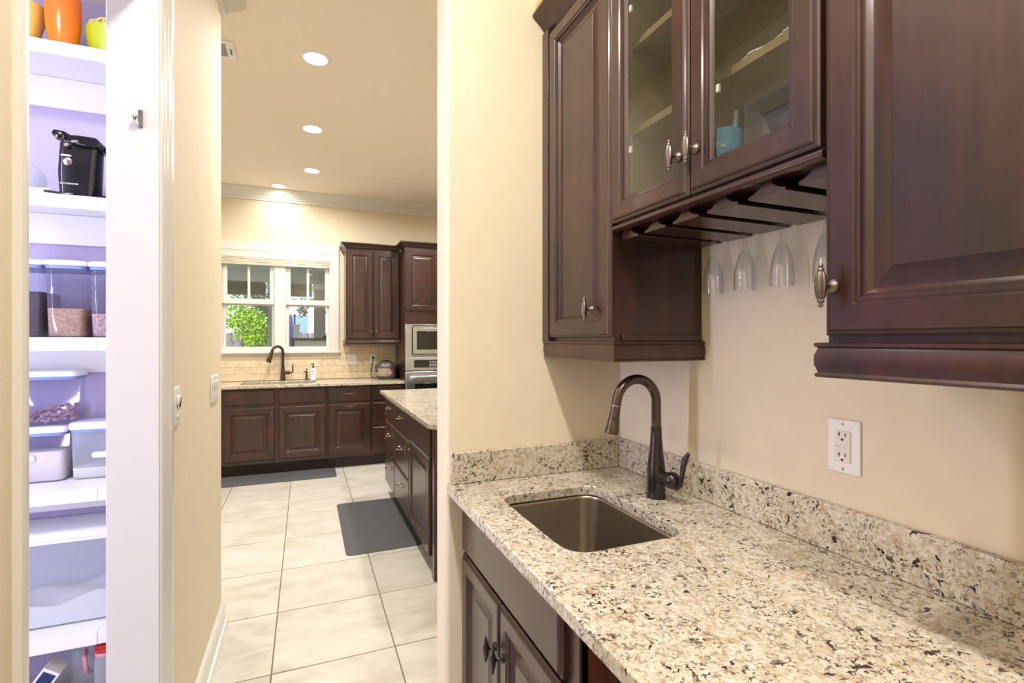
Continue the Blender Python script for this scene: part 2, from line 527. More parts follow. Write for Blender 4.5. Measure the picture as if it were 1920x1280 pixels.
# wall splashback stones in the kitchen
TS_W, TS_H = 0.160, 0.0745
me = None
row = 0
z = 0.918
while z < 1.31:
    x = -0.95 + (TS_W/2 if row % 2 else 0)
    while x < 1.02:
        x0 = max(x, -0.93); x1 = min(x + TS_W - 0.0025, 1.018)
        ztop = z + TS_H - 0.0025
        blocked = (x1 > WX0-0.08 and x0 < 0.375 and ztop > 1.195)
        if blocked and x1 > 0.40: x0 = 0.378; blocked = False
        if x1 - x0 > 0.02 and not blocked:
            full = abs((x1-x0) - (TS_W-0.0025)) < 1e-4
            if full and me is not None:
                t = bpy.data.objects.new('stone_tile', me); COL.objects.link(t); t.parent = wall_back
                t.location = Vector(((x0+x1)/2, YB-0.0, (z+ztop)/2)) - wall_back.location
                bv = t.modifiers.new('bevel', 'BEVEL'); bv.width = 0.0015; bv.segments = 1
            else:
                w = (x1-x0)/2; h = (ztop-z)/2
                t = obj('stone_tile', MB().box(-w, -0.010, -h, w, 0, h), 'travertine', wall_back, bevel=0.0015, seg=1)
                t.data.transform(Matrix.Translation(wall_back.location))
                t.location = Vector(((x0+x1)/2, YB, (z+ztop)/2)) - wall_back.location
                if full: me = t.data
        x += TS_W
    z += TS_H; row += 1
obj('grout_bed', MB().prism([(-0.93,0.916),(1.018,0.916),(1.018,1.317),(0.378,1.317),(0.378,1.195),(-0.93,1.195)], 'y', YB-0.007, YB), 'travertine_grout', wall_back)

# crown mouldings
def crown_prof(s=1.0):
    # (out from wall, down from ceiling)
    return [(0,0),(0.085*s,0),(0.085*s,0.012*s),(0.078*s,0.018*s),(0.070*s,0.030*s),(0.050*s,0.052*s),(0.030*s,0.068*s),(0.022*s,0.078*s),(0.022*s,0.088*s),(0.014*s,0.094*s),(0.012*s,0.115*s),(0,0.118*s)]
def crown_path(pts2d, prof, ztop, closed=False):
    # pts2d: path of wall corners; the moulding grows to the left of the path with mitred corners
    rings = []
    n = len(pts2d)
    for i in range(n):
        p = Vector(pts2d[i])
        d0 = (p - Vector(pts2d[i-1])).normalized() if i > 0 else None
        d1 = (Vector(pts2d[i+1]) - p).normalized() if i < n-1 else None
        if d0 is None: d0 = d1
        if d1 is None: d1 = d0
        n0 = Vector((-d0.y, d0.x)); n1 = Vector((-d1.y, d1.x))
        b = (n0 + n1); b = b / max(b.length_squared/2, 1e-6)
        rings.append([Vector((p.x + b.x*o, p.y + b.y*o, ztop - dn)) for o, dn in prof])
    return MB().loft(rings)
struct('trim_1', crown_path([(3.0, YB), (-2.4, YB)], crown_prof(1.1), CEIL), 'trim_paint', 0, 'white crown moulding over the kitchen window wall')
struct('trim_2', crown_path([(-2.4, 2.77), (XL, 2.77), (XL, -1.8)], [(o, d) for o, d in crown_prof(1.1)], CEIL), 'trim_paint', 0, 'white crown moulding along the hall wall')
# baseboards
bp = [(0,0),(0.028,0),(0.028,0.008),(0.022,0.018),(0.015,0.020),(0.015,0.085),(0.010,0.098),(0.004,0.108),(0,0.110)]
def base_path(pts):
    m = crown_path(pts, [(o, -z) for o, z in bp], 0)
    return m
struct('baseboard_left', base_path([(-1.0, 2.77), (XL, 2.77), (XL, PY1+0.095)]), 'trim_paint', 0, 'white baseboard under the hall light switches')
struct('baseboard_entry', base_path([(XL, PY0-0.1), (XL, -1.8)]), 'trim_paint')

# pantry door casing: trim with jambs
casing = thing('trim_3', 'white painted casing around the pantry doorway', 'casing', (XL, 1.3, 0))
del casing['category']; casing['kind'] = 'structure'
cp = [(0,0),(0.007,0),(0.009,0.006),(0.011,0.010),(0.011,0.030),(0.014,0.036),(0.014,0.052),(0.017,0.058),(0.018,0.064),(0.018,0.082),(0.014,0.090),(0,0.090)]
# profile points: (out from the wall, distance from the opening edge)
def casing_leg(ye, sgn, z0, z1, prof=cp, mitre=True):
    lo = [Vector((XL + o, ye + sgn*d, z0)) for o, d in prof]
    hi = [Vector((XL + o, ye + sgn*d, z1 + (d if mitre else 0))) for o, d in prof]
    return MB().loft([lo, hi])
obj('casing_leg', casing_leg(PY1+0.006, 1, 0, PZ+0.006), 'trim_paint', casing)
cn = [(0,0),(0.007,0),(0.009,0.004),(0.011,0.008),(0.012,0.020),(0.010,0.026),(0,0.026)]
obj('casing_leg', casing_leg(PY0-0.006, -1, 0, PZ+0.006, cn), 'trim_paint', casing)
a = [Vector((XL + o, PY0 - 0.006 - min(d, 0.026), PZ + 0.006 + d)) for o, d in cp]
b = [Vector((XL + o, PY1 + 0.006 + d, PZ + 0.006 + d)) for o, d in cp]
obj('casing_head', MB().loft([a, b]), 'trim_paint', casing)
obj('jamb', MB().box(XL-0.117, PY1-0.002, 0, XL+0.002, PY1+0.010, PZ), 'trim_paint', casing, 0.0015)
obj('jamb', MB().box(XL-0.117, PY0-0.010, 0, XL+0.002, PY0+0.002, PZ), 'trim_paint', casing, 0.0015)
obj('head_jamb', MB().box(XL-0.117, PY0-0.010, PZ-0.002, XL+0.002, PY1+0.010, PZ+0.012), 'trim_paint', casing, 0.0015)

# spring clip catch screwed to the pantry jamb
clip = thing('door_catch', 'small silver roller catch screwed to the pantry door jamb', 'catch', (-0.415, PY1-0.002, 1.95))
yj = PY1 - 0.002
obj('back_plate', MB().prism(rrect(-0.4205, 1.945, -0.4095, 1.995, 0.004), 'y', yj, yj-0.002), 'nickel', clip)
mb = MB()
mb.tube([(-0.415, yj-0.002, 1.952), (-0.416, yj-0.010, 1.958), (-0.419, yj-0.016, 1.968), (-0.424, yj-0.018, 1.972)], [0.0045,0.005,0.005,0.003], 8)
obj('spring_arm', mb, 'nickel', clip)
obj('roller', MB().lathe([(0.004,-0.006),(0.0055,-0.004),(0.0055,0.004),(0.004,0.006)], (-0.425, yj-0.016, 1.967), (0,0,1), 12), 'nickel', clip)
obj('screw', MB().lathe([(0.003,0),(0.003,0.0012),(0.001,0.002)], (-0.415, yj-0.002, 1.988), (0,-1,0), 10), 'pewter', clip)

# ------------------------------------------------------------------ ceiling lamps and vent
def ceiling_can(x, y, label, power=CAN_POWER):
    t = thing('ceiling_light', label, 'ceiling light', (x, y, CEIL), 'recessed ceiling lights')
    obj('trim_ring', MB().lathe([(0.066,-0.001),(0.067,-0.007),(0.076,-0.009),(0.088,-0.006),(0.091,-0.0005),(0.091,0.0)], (x,y,CEIL), (0,0,1), 32, caps=False), 'white_plastic', t)
    obj('lens', MB().lathe([(0.0005,-0.002),(0.066,-0.002)], (x,y,CEIL), (0,0,1), 32, caps=False), 'lamp_lens', t)
    ld = bpy.data.lights.new('lamp_glow', 'AREA'); ld.shape = 'DISK'; ld.size = 0.12; ld.energy = power; ld.color = CAN_COLOUR; ld.spread = math.radians(165)
    lo = bpy.data.objects.new('lamp_glow', ld); COL.objects.link(lo); lo.parent = t; lo.location = (0,0,-0.012)
    return t
ceiling_can(0.055, 3.216, 'round recessed ceiling light nearest the camera', 18.0)
ceiling_can(0.052, 4.30, 'round recessed ceiling light, second of the kitchen row', 18.0)
ceiling_can(0.058, 5.36, 'round recessed ceiling light, third of the kitchen row', 18.0)
ceiling_can(-0.263, 6.03, 'small recessed ceiling light close to the crown moulding over the window', 2.5)
for x, y, l in ((1.35, 3.3, 'unseen recessed ceiling light added over the near half of the island'), (1.35, 4.9, 'unseen recessed ceiling light added over the far half of the island'), (-1.4, 4.4, 'unseen recessed ceiling light added in the left part of the kitchen')):  # out-of-view cans, added to balance the kitchen light
    ceiling_can(x, y, l, 18.0)
ceiling_can(0.10, 0.80, 'recessed ceiling light over the bar sink hall')
ceiling_can(0.10, -0.25, 'unseen recessed ceiling light added behind the camera in the bar hall')  # unseen can, added to brighten the bar hall
ceiling_can(0.10, -1.3, 'unseen recessed ceiling light added at the entry end of the bar hall')  # another unseen can, added as fill for the hall walls

vent = thing('ceiling_vent', 'white louvred air vent on the ceiling beside the hall wall', 'vent', (-0.53, 3.32, CEIL))
vx0, vx1, vy0, vy1 = -0.68, -0.378, 3.215, 3.42
obj('frame', MB().prism([(vx0,vy0),(vx1,vy0),(vx1,vy1),(vx0,vy1)], 'z', CEIL-0.008, CEIL, [[(vx0+0.03,vy0+0.03),(vx1-0.045,vy0+0.03),(vx1-0.045,vy1-0.03),(vx0+0.03,vy1-0.03)]]), 'white_plastic', vent, 0.003)
for k in range(9):
    y = vy0 + 0.038 + k*0.0162
    obj('slat', MB().prism([(y,CEIL-0.007),(y+0.011,CEIL-0.0005),(y+0.0125,CEIL-0.001),(y+0.0015,CEIL-0.0075)], 'x', vx0+0.03, vx1-0.045), 'white_plastic', vent)
obj('lever', MB().tube([(vx1-0.022,3.29,CEIL-0.008),(vx1-0.020,3.32,CEIL-0.016),(vx1-0.022,3.345,CEIL-0.010)], 0.003, 8), 'black_matte', vent)

# ------------------------------------------------------------------ hall light switches
def wall_switch(y0, y1, z0, z1, gangs, label, toggle):
    t = thing('light_switch', label, 'light switch', (XL, (y0+y1)/2, z0), 'hall light switches')
    obj('plate', MB().box(XL, y0, z0, XL+0.006, y1, z1), 'white_plastic', t, 0.003)
    w = (y1-y0)/gangs; zc = (z0+z1)/2
    for g in range(gangs):
        yc = y0 + w*(g+0.5)
        if toggle:
            obj('paddle', MB().prism([(XL+0.006,zc-0.033),(XL+0.012,zc-0.030),(XL+0.008,zc),(XL+0.017,zc+0.033),(XL+0.006,zc+0.033)], 'y', yc-0.016, yc+0.016), 'white_plastic', t, 0.001)
        else:
            obj('paddle', MB().prism([(XL+0.006,zc-0.033),(XL+0.010,zc-0.033),(XL+0.0075,zc),(XL+0.009,zc+0.033),(XL+0.006,zc+0.033)], 'y', yc-0.016, yc+0.016), 'white_plastic', t, 0.001)
        for s in (-1, 1):
            obj('screw', MB().lathe([(0.003,0),(0.003,0.0008),(0.001,0.0012)], (XL+0.006, yc, zc+s*0.048), (1,0,0), 8), 'ivory_plastic', t)
wall_switch(1.805, 1.885, 1.105, 1.222, 1, 'white single rocker light switch beside the pantry casing', True)
wall_switch(2.465, 2.640, 1.098, 1.214, 3, 'white three-gang light switch near the end of the hall wall', False)

# ------------------------------------------------------------------ cabinet parts
Z = Vector((0,0,1))
FR = 0.044
FRAME = [(0,0),(0,0.011),(0.003,0.014),(0.0065,0.0142),(0.0085,0.018),(0.012,0.020)]
BEAD = [(0,0.020),(0.002,0.0165),(0.006,0.0172),(0.009,0.0165),(0.010,0.0125),(0.015,0.0125),(0.018,0.0085),(0.021,0.0050)]
PANEL = [(0.021,0.0048),(0.026,0.0052),(0.050,0.0125),(0.051,0.0135)]

def ring4(o, U, N, w, h, ins, d):
    return [o + U*ins + Z*ins + N*d, o + U*(w-ins) + Z*ins + N*d, o + U*(w-ins) + Z*(h-ins) + N*d, o + U*ins + Z*(h-ins) + N*d]

def raised_door(parent, name, o, U, N, w, h, mat='cherry', fr=FR, k=1.0, slab=False, glass=None):
    o = Vector(o); U = Vector(U); N = Vector(N)
    if slab:
        pr = FRAME
        return obj(name, MB().loft([ring4(o,U,N,w,h,a*k,d) for a, d in pr]), mat, parent, angle=25)
    pr = FRAME + [(fr + a, d) for a, d in BEAD]
    if glass:
        rings = [ring4(o,U,N,w,h,a*k,d) for a, d in pr + [(fr+0.021, 0.0)]]
        dr = obj(name, MB().loft(rings + [rings[0]], False, False), mat, parent, angle=25)
        i = (fr + 0.014)*k
        p0 = o + N*0.006
        m = MB().loft([ring4(p0,U,N,w,h,i,0.0), ring4(p0,U,N,w,h,i,0.003)])
        obj('pane', m, glass, dr)
        return dr
    dr = obj(name, MB().loft([ring4(o,U,N,w,h,a*k,d) for a, d in pr]), mat, parent, angle=25)
    obj('panel', MB().loft([ring4(o,U,N,w,h,(fr + a)*k,d) for a, d in PANEL], False, True), mat, dr, angle=20)
    return dr

def knob(door, p, N, mat='pewter', L=0.066, R=0.0085, axis=(0,0,1)):
    # fluted spindle on a flared post
    p = Vector(p); N = Vector(N); m = MB()
    c = p + N*0.026
    h = L/2
    prof = [(0.001,-h),(R*0.35,-h+0.001),(R*0.42,-h+0.004),(R*0.30,-h+0.006),(R*0.55,-h+0.008),(R*0.58,-h+0.011),(R*0.5,-h+0.012),(R*0.8,-h*0.5),(R,-h*0.12),(R,h*0.12),(R*0.8,h*0.5),(R*0.5,h-0.012),(R*0.58,h-0.011),(R*0.55,h-0.008),(R*0.30,h-0.006),(R*0.42,h-0.004),(R*0.35,h-0.001),(0.001,h)]
    m.lathe(prof, c, axis, 20, flute=0.12)
    m.lathe([(0.011,0.0),(0.0112,0.002),(0.0095,0.005),(0.006,0.008),(0.0045,0.013),(0.0042,0.020),(0.005,0.026)], p, N, 16)
    return obj('handle', m, mat, door, angle=50)

def pull(drawer, p, U, N, mat='pewter', W=0.10):
    # bow pull with a swelling centre and two flared feet
    p = Vector(p); U = Vector(U); N = Vector(N); m = MB()
    pts = []; rs = []
    for i in range(17):
        t = -1 + 2*i/16
        pts.append(p + U*(W/2*t) + N*(0.012 + 0.018*(1-t*t)) - Z*(0.006*(1-t*t)))
        rs.append(0.003 + 0.0035*math.exp(-(t/0.35)**2) + (0.002 if abs(t) > 0.93 else 0))
    m.tube(pts, rs, 10)
    for s in (-1, 1):
        m.lathe([(0.008,0),(0.008,0.002),(0.0045,0.005),(0.004,0.014)], p + U*(W/2*s*0.92), N, 12)
    return obj('handle', m, mat, drawer, angle=50)

XN = Vector((-1,0,0)); YU = Vector((0,-1,0))       # faces looking towards -X, their width running towards -Y
YN = Vector((0,-1,0)); XU = Vector((1,0,0))        # faces looking towards -Y

def cab_crown(parent, pts, ztop, drop=0.062, out=0.055, mat='cherry'):
    prof = [(-0.02,0),(out,0),(out,0.007),(out-0.004,0.010),(out-0.004,0.013),(out-0.012,0.018),(out*0.42,drop*0.55),(0.010,drop*0.86),(0.004,drop*0.93),(0.0,drop),(-0.02,drop)]
    return obj('crown', crown_path(pts, prof, ztop), mat, parent, angle=30)

def light_rail(parent, pts, zb, mat='cherry', h=0.055):
    prof = [(-0.018,0),(0.012,0),(0.014,0.004),(0.010,0.008),(0.014,0.020),(0.014,0.034),(0.010,0.046),(0.014,0.049),(0.014,h-0.001),(0.008,h),(-0.018,h)]
    return obj('light_rail', crown_path(pts, [(a, -b) for a, b in prof], zb), mat, parent, angle=30)

# ------------------------------------------------------------------ upper cabinets over the bar
UX = 0.766            # carcass front; doors stand 20 mm proud
UT = 2.41
# left one
c = thing('wall_cabinet', 'dark cherry wall cabinet with one raised panel door beside the short wall', 'cabinet', (0.9, 1.34, 1.365))
obj('carcass', MB().box(UX, 1.139, 1.365, XR-0.002, YS-0.002, UT), 'cherry', c, 0.0015)
obj('filler', MB().box(UX-0.018, 1.505, 1.365, UX, YS-0.002, UT), 'cherry', c, 0.001)
d = raised_door(c, 'door', (UX, 1.501, 1.377), YU, XN, 0.365, 1.013)
knob(d, (UX-0.020, 1.222, 1.456), XN)
light_rail(c, [(UX, YS-0.002), (UX, 1.139), (XR-0.002, 1.139)][::-1], 1.311)
obj('side_base', MB().box(UX+0.02, 1.130, 1.366, XR-0.012, 1.139, 1.384), 'cherry', c, 0.002)
cab_crown(c, [(UX, 1.139), (UX, YS-0.002)], UT+0.062)
obj('nailer', MB().box(UX-0.045, 1.145, UT+0.063, UX+0.02, YS-0.002, UT+0.095), 'raw_pine', c, 0.002)

# middle glass-door one: an open box with shelves
GY0, GY1, GZ = 0.548, 1.136, 1.668
c = thing('glass_cabinet', 'dark cherry wall cabinet with two glass doors above the hanging glasses', 'cabinet', (0.9, 0.84, GZ))
T = 0.016
obj('carcass', MB().prism([(GY0,GZ),(GY1,GZ),(GY1,UT),(GY0,UT)], 'x', UX+0.02, XR-0.012, [[(GY0+T,GZ+T),(GY1-T,GZ+T),(GY1-T,UT-T),(GY0+T,UT-T)]]), 'cherry_inside', c)
obj('face_frame', MB().prism([(GY0,GZ),(GY1,GZ),(GY1,UT),(GY0,UT)], 'x', UX, UX+0.02, [[(GY0+0.035,GZ+0.032),(GY1-0.035,GZ+0.032),(GY1-0.035,UT-0.032),(GY0+0.035,UT-0.032)]]), 'cherry', c, 0.001)
obj('back_panel', MB().box(XR-0.012, GY0, GZ, XR-0.002, GY1, UT), 'cherry_inside', c)
obj('bottom_panel', MB().box(UX, GY0, GZ-0.006, XR-0.002, GY1, GZ), 'cherry', c, 0.001)
obj('bottom_rail', MB().prism([(UX-0.012,GZ-0.006),(UX-0.012,GZ+0.002),(UX-0.004,GZ+0.006),(UX+0.01,GZ+0.006),(UX+0.01,GZ-0.010),(UX-0.006,GZ-0.010)], 'y', GY0, GY1), 'cherry', c, 0.001)
SH1, SH2 = 1.930, 2.160
for zz in (SH1, SH2):
    obj('shelf', MB().box(UX+0.04, GY0+T, zz-0.018, XR-0.013, GY1-T, zz), 'cherry_inside', c, 0.001)
w = 0.2895
for k, (y1, ks) in enumerate(((1.1335, 1), (0.8405, -1))):
    d = raised_door(c, 'glass_door', (UX, y1, 1.677), YU, XN, w, 0.713, glass='cabinet_glass', fr=0.040)
    yk = y1 - w + 0.024 if ks > 0 else y1 - 0.024
    knob(d, (UX-0.020, yk, 1.765), XN)
    for zz in ((1.846, 2.204) if ks > 0 else (1.866, 2.204)):
        yy = y1 - 0.064 if ks > 0 else y1 - 0.064
        obj('pane_clip', MB().box(UX-0.004, yy-0.006, zz, UX+0.002, yy+0.002, zz+0.016), 'white_plastic', d, 0.001)
cab_crown(c, [(UX, GY0), (UX, GY1)], UT+0.062)

# stemware rack hanging below it
rack = thing('stemware_rack', 'dark wooden stemware rack with slotted rails under the glass cabinet', 'rack', (0.92, 0.84, GZ-0.006))
ZR = GZ - 0.006
SLOT = [1.050, 0.945, 0.838, 0.731, 0.625]
edges = [1.136] + SLOT + [0.548]
for k in range(len(edges)-1):
    ya = edges[k] - (0.013 if k > 0 else 0.0); yb = edges[k+1] + (0.013 if k < len(edges)-2 else 0.0)
    if ya - yb < 0.01: continue
    la = k > 0; lb = k < len(edges)-2
    z0 = ZR - 0.026
    sa = ya - (0.027 if la else 0); sb = yb + (0.027 if lb else 0)
    prof = [(yb, z0), (ya, z0)]
    if la: prof += [(ya, z0+0.006), (ya-0.010, z0+0.008), (ya-0.019, z0+0.013), (sa, z0+0.019)]
    prof += [(sa, ZR), (sb, ZR)]
    if lb: prof += [(sb, z0+0.019), (yb+0.019, z0+0.013), (yb+0.010, z0+0.008), (yb, z0+0.006)]
    obj('rail', MB().prism(prof, 'x', UX+0.018, XR-0.006), 'cherry', rack, 0.0008)

# right one, nearest the camera
c = thing('wall_cabinet', 'dark cherry wall cabinet with a large raised panel door over the outlet', 'cabinet', (0.9, 0.3, 1.365))
obj('carcass', MB().box(UX, 0.06, 1.365, XR-0.002, 0.546, UT), 'cherry', c, 0.0015)
d = raised_door(c, 'door', (UX, 0.541, 1.377), YU, XN, 0.470, 1.013, fr=0.046)
knob(d, (UX-0.020, 0.525, 1.452), XN)
light_rail(c, [(XR-0.002, 0.546), (UX, 0.546), (UX, 0.06)][::-1], 1.311)
cab_crown(c, [(UX, 0.06), (UX, 0.546)], UT+0.062)

# ------------------------------------------------------------------ bar base cabinet, counter, sink
BX = 0.480
c = thing('sink_cabinet', 'dark cherry sink base cabinet with two raised panel doors under the bar sink', 'cabinet', (0.77, 1.19, 0))
obj('toe_kick', MB().box(BX+0.075, 0.848, 0, XR-0.002, YS-0.002, 0.10), 'cherry_dark', c)
# carcass is an open box so the sink bowl hangs inside it
obj('carcass', MB().box(BX+0.02, 0.848, 0.10, XR-0.002, YS-0.002, 0.118), 'cherry', c)
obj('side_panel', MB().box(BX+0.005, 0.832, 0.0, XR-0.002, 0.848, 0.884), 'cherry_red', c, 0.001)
obj('side_panel', MB().box(BX+0.02, YS-0.018, 0.118, XR-0.002, YS-0.002, 0.884), 'cherry', c)
obj('back_panel', MB().box(XR-0.014, 0.848, 0.118, XR-0.002, YS-0.018, 0.884), 'cherry', c)
obj('face_frame', MB().prism([(0.832,0.10),(YS-0.002,0.10),(YS-0.002,0.884),(0.832,0.884)], 'x', BX, BX+0.02, [[(0.885,0.14),(YS-0.04,0.14),(YS-0.04,0.86),(0.885,0.86)]]), 'cherry', c, 0.001)
obj('drawer_front', MB().loft([ring4(Vector((BX,1.546,0.700)),YU,XN,0.672,0.150,a,dd) for a, dd in FRAME]), 'cherry', c, angle=25)
d = raised_door(c, 'door', (BX, 1.546, 0.110), YU, XN, 0.334, 0.580)
knob(d, (BX-0.020, 1.236, 0.565), XN, 'bronze_dark')
d = raised_door(c, 'door', (BX, 1.208, 0.110), YU, XN, 0.334, 0.580)
knob(d, (BX-0.020, 1.184, 0.565), XN, 'bronze_dark')

CT, CTT = 0.914, 0.030
CFX = 0.412
hole = rrect(0.523, 0.938, 0.838, 1.372, 0.055, 8)
ct = thing('countertop', 'speckled cream granite bar countertop with a cut-out for the sink', 'countertop', (0.74, 0.6, CT-CTT))
obj('slab', MB().prism([(CFX,-0.45),(XR-0.001,-0.45),(XR-0.001,YS-0.001),(CFX,YS-0.001)], 'z', CT-CTT, CT, [hole]), 'granite', ct, 0.004)
struct('trim_5', MB().box(BX, -0.43, 0, XR-0.004, -0.41, CT-CTT-0.0005), 'cherry', 0.001, 'dark cherry end panel under the bar counter')
obj('backsplash', MB().box(XR-0.021, -0.45, CT+0.0005, XR-0.001, YS-0.022, CT+0.1), 'granite', ct, 0.0025)
obj('backsplash', MB().box(CFX+0.014, YS-0.021, CT+0.0005, XR-0.001, YS-0.001, CT+0.1), 'granite', ct, 0.0025)

sink = thing('bar_sink', 'undermount brushed steel bar sink with rounded corners', 'sink', (0.68, 1.155, 0.70))
rings = []
zr = CT - CTT - 0.0008
for ins, z, r in ((-0.020, zr-0.002, 0.070), (-0.020, zr, 0.070), (-0.004, zr, 0.058), (-0.001, zr-0.003, 0.056), (0.0, zr-0.008, 0.055), (0.005, zr-0.19, 0.053), (0.012, zr-0.208, 0.050), (0.026, zr-0.222, 0.045), (0.045, zr-0.228, 0.035), (0.110, zr-0.231, 0.02)):
    rings.append([Vector((x, y, z)) for x, y in rrect(0.523+ins, 0.938+ins, 0.838-ins, 1.372-ins, r, 8)])
obj('bowl', MB().loft(rings, False, True), 'steel', sink, angle=60)
obj('drain', MB().lathe([(0.044,0.0),(0.044,0.002),(0.036,0.003),(0.030,-0.001),(0.006,-0.0015),(0.004,0.004),(0.0005,0.005)], (0.68,1.155,zr-0.2308), (0,0,1), 24), 'nickel', sink)

# pull-down bar faucet
fx, fy = 0.940, 1.188
f = thing('bar_faucet', 'oil-rubbed bronze pull-down faucet arching over the bar sink', 'faucet', (fx, fy, CT))
obj('base_body', MB().lathe([(0.0265,0),(0.0272,0.002),(0.0268,0.008),(0.0262,0.05),(0.0255,0.085),(0.0235,0.105),(0.0195,0.135),(0.0168,0.170),(0.0152,0.205),(0.0148,0.206)], (fx,fy,CT+0.0005), (0,0,1), 32), 'bronze_dark', f, angle=60)
pts = [(fx,fy,CT+0.206),(fx,fy,CT+0.24),(fx,fy,CT+0.272)]
R = 0.068; zc = CT + 0.276
for k in range(1, 22):
    a = PI*0.96*k/21
    pts.append((fx - R + R*math.cos(a), fy, zc + R*math.sin(a)))
e = Vector(pts[-1]); tdir = (Vector(pts[-1]) - Vector(pts[-2])).normalized()
pts.append(tuple(e + tdir*0.012))
obj('spout', MB().tube(pts, 0.0138, 20), 'bronze', f, angle=60)
p0 = e + tdir*0.0135
sp = obj('spray_head', MB().lathe([(0.0140,0),(0.0142,0.004),(0.0140,0.012),(0.0150,0.030),(0.0180,0.055),(0.0200,0.072),(0.0192,0.078),(0.0150,0.079)], p0, tdir, 28), 'bronze', f, angle=50)
obj('collar_ring', MB().lathe([(0.0142,-0.0012),(0.0146,0),(0.0142,0.0012)], p0, tdir, 28), 'nickel', sp)
bc = p0 + tdir*0.032 + Vector((-0.35,-0.93,0.0)).normalized()*0.0150
obj('spray_button', MB().lathe([(0.0062,0),(0.0066,0.002),(0.0055,0.004),(0.001,0.0046)], bc, Vector((-0.35,-0.93,0.12)), 16), 'black_plastic', sp)
hz = CT + 0.064
obj('handle_hub', MB().lathe([(0.0185,0.012),(0.0185,0.040),(0.0192,0.043),(0.0185,0.046),(0.0215,0.050),(0.0245,0.058),(0.0240,0.068),(0.0185,0.078),(0.009,0.083),(0.001,0.084)], (fx,fy,hz), (0.10,-1,0.0), 28), 'bronze_dark', f, angle=60)
obj('lever', MB().tube([(fx+0.004,fy-0.062,hz-0.012),(fx+0.006,fy-0.078,hz-0.018),(fx+0.010,fy-0.090,hz-0.006),(fx+0.013,fy-0.094,hz+0.018),(fx+0.015,fy-0.095,hz+0.042),(fx+0.018,fy-0.100,hz+0.066),(fx+0.022,fy-0.108,hz+0.084)], [0.004,0.0075,0.0075,0.0062,0.0078,0.0085,0.005], 14), 'bronze_dark', f, angle=60)

# receptacle over the bar counter
o = thing('power_outlet', 'white ground-fault power outlet on the wall over the bar counter', 'outlet', (XR, 0.7215, 1.086))
y0, y1, z0, z1 = 0.6865, 0.7565, 1.086, 1.200
obj('plate', MB().box(XR-0.006, y0, z0, XR, y1, z1), 'white_plastic', o, 0.0025)
yc, zc = (y0+y1)/2, (z0+z1)/2
ins = obj('receptacle', MB().box(XR-0.0095, yc-0.0165, zc-0.0335, XR-0.005, yc+0.0165, zc+0.0335), 'ivory_plastic', o, 0.001)
for s in (-1, 1):
    zz = zc + s*0.0215
    m = MB()
    m.box(XR-0.0099, yc-0.0075, zz-0.001+0.001, XR-0.0094, yc-0.0057, zz+0.008)
    obj('slot', m, 'black_matte', ins)
    m = MB().prism([(yc+0.0053,zz-0.0005),(yc+0.0071,zz-0.0005),(yc+0.0071,zz+0.0035),(yc+0.0105,zz+0.0035),(yc+0.0105,zz+0.0053),(yc+0.0071,zz+0.0053),(yc+0.0071,zz+0.009),(yc+0.0053,zz+0.009)], 'x', XR-0.0099, XR-0.0094)
    obj('slot', m, 'black_matte', ins)
    obj('ground_hole', MB().lathe([(0.0026,0),(0.0026,0.0005),(0.0001,0.0006)], (XR-0.0094, yc, zz-0.0065), (-1,0,0), 14), 'black_matte', ins)
obj('test_button', MB().box(XR-0.0104, yc-0.007, zc+0.0005, XR-0.009, yc+0.004, zc+0.0055), 'ivory_plastic', ins, 0.0004)
obj('reset_button', MB().box(XR-0.0104, yc-0.007, zc-0.0065, XR-0.009, yc+0.004, zc-0.0015), 'ivory_plastic', ins, 0.0004)
obj('indicator', MB().lathe([(0.0012,0),(0.0012,0.0006),(0.0002,0.0008)], (XR-0.0094, yc+0.0105, zc), (-1,0,0), 10), 'black_matte', ins)
for s in (-1, 1):
    obj('screw', MB().lathe([(0.0032,0),(0.0032,0.0008),(0.001,0.0012)], (XR-0.006, yc, zc+s*0.048), (-1,0,0), 10), 'nickel', o)

# ------------------------------------------------------------------ stemmed glasses in the rack
ZG = ZR - 0.0198
def flute(x, y, label):
    # hangs upside down: foot in the slot, bowl below
    g = thing('stem_glass', label, 'glass', (x, y, ZG-0.148), 'stemmed glasses hanging in the rack')
    outer = [(0.0005,0.0022),(0.0305,0.0008),(0.0312,0.0002),(0.0305,-0.0006),(0.012,-0.003),(0.0055,-0.010),(0.0045,-0.022),(0.0050,-0.034),(0.0075,-0.044),(0.0125,-0.056),(0.0195,-0.076),(0.0245,-0.100),(0.0262,-0.122),(0.0258,-0.140),(0.0252,-0.148)]
    inner = [(0.0240,-0.148),(0.0247,-0.140),(0.0250,-0.122),(0.0233,-0.100),(0.0183,-0.076),(0.0113,-0.057),(0.006,-0.049),(0.0005,-0.046)]
    obj('bowl', MB().lathe(outer + inner, (x,y,ZG), (0,0,1), 32, caps=False), 'flute_glass', g, angle=70)
for y, l in ((SLOT[0], 'clear stemmed glass hanging upside down, nearest the dark side panel'), (SLOT[1], 'clear stemmed glass hanging upside down, second from the dark side panel'), (SLOT[2], 'clear stemmed glass hanging upside down, third from the dark side panel'), (SLOT[3], 'clear stemmed glass half hidden by the nearest cabinet door')):
    flute(1.020, y, l)

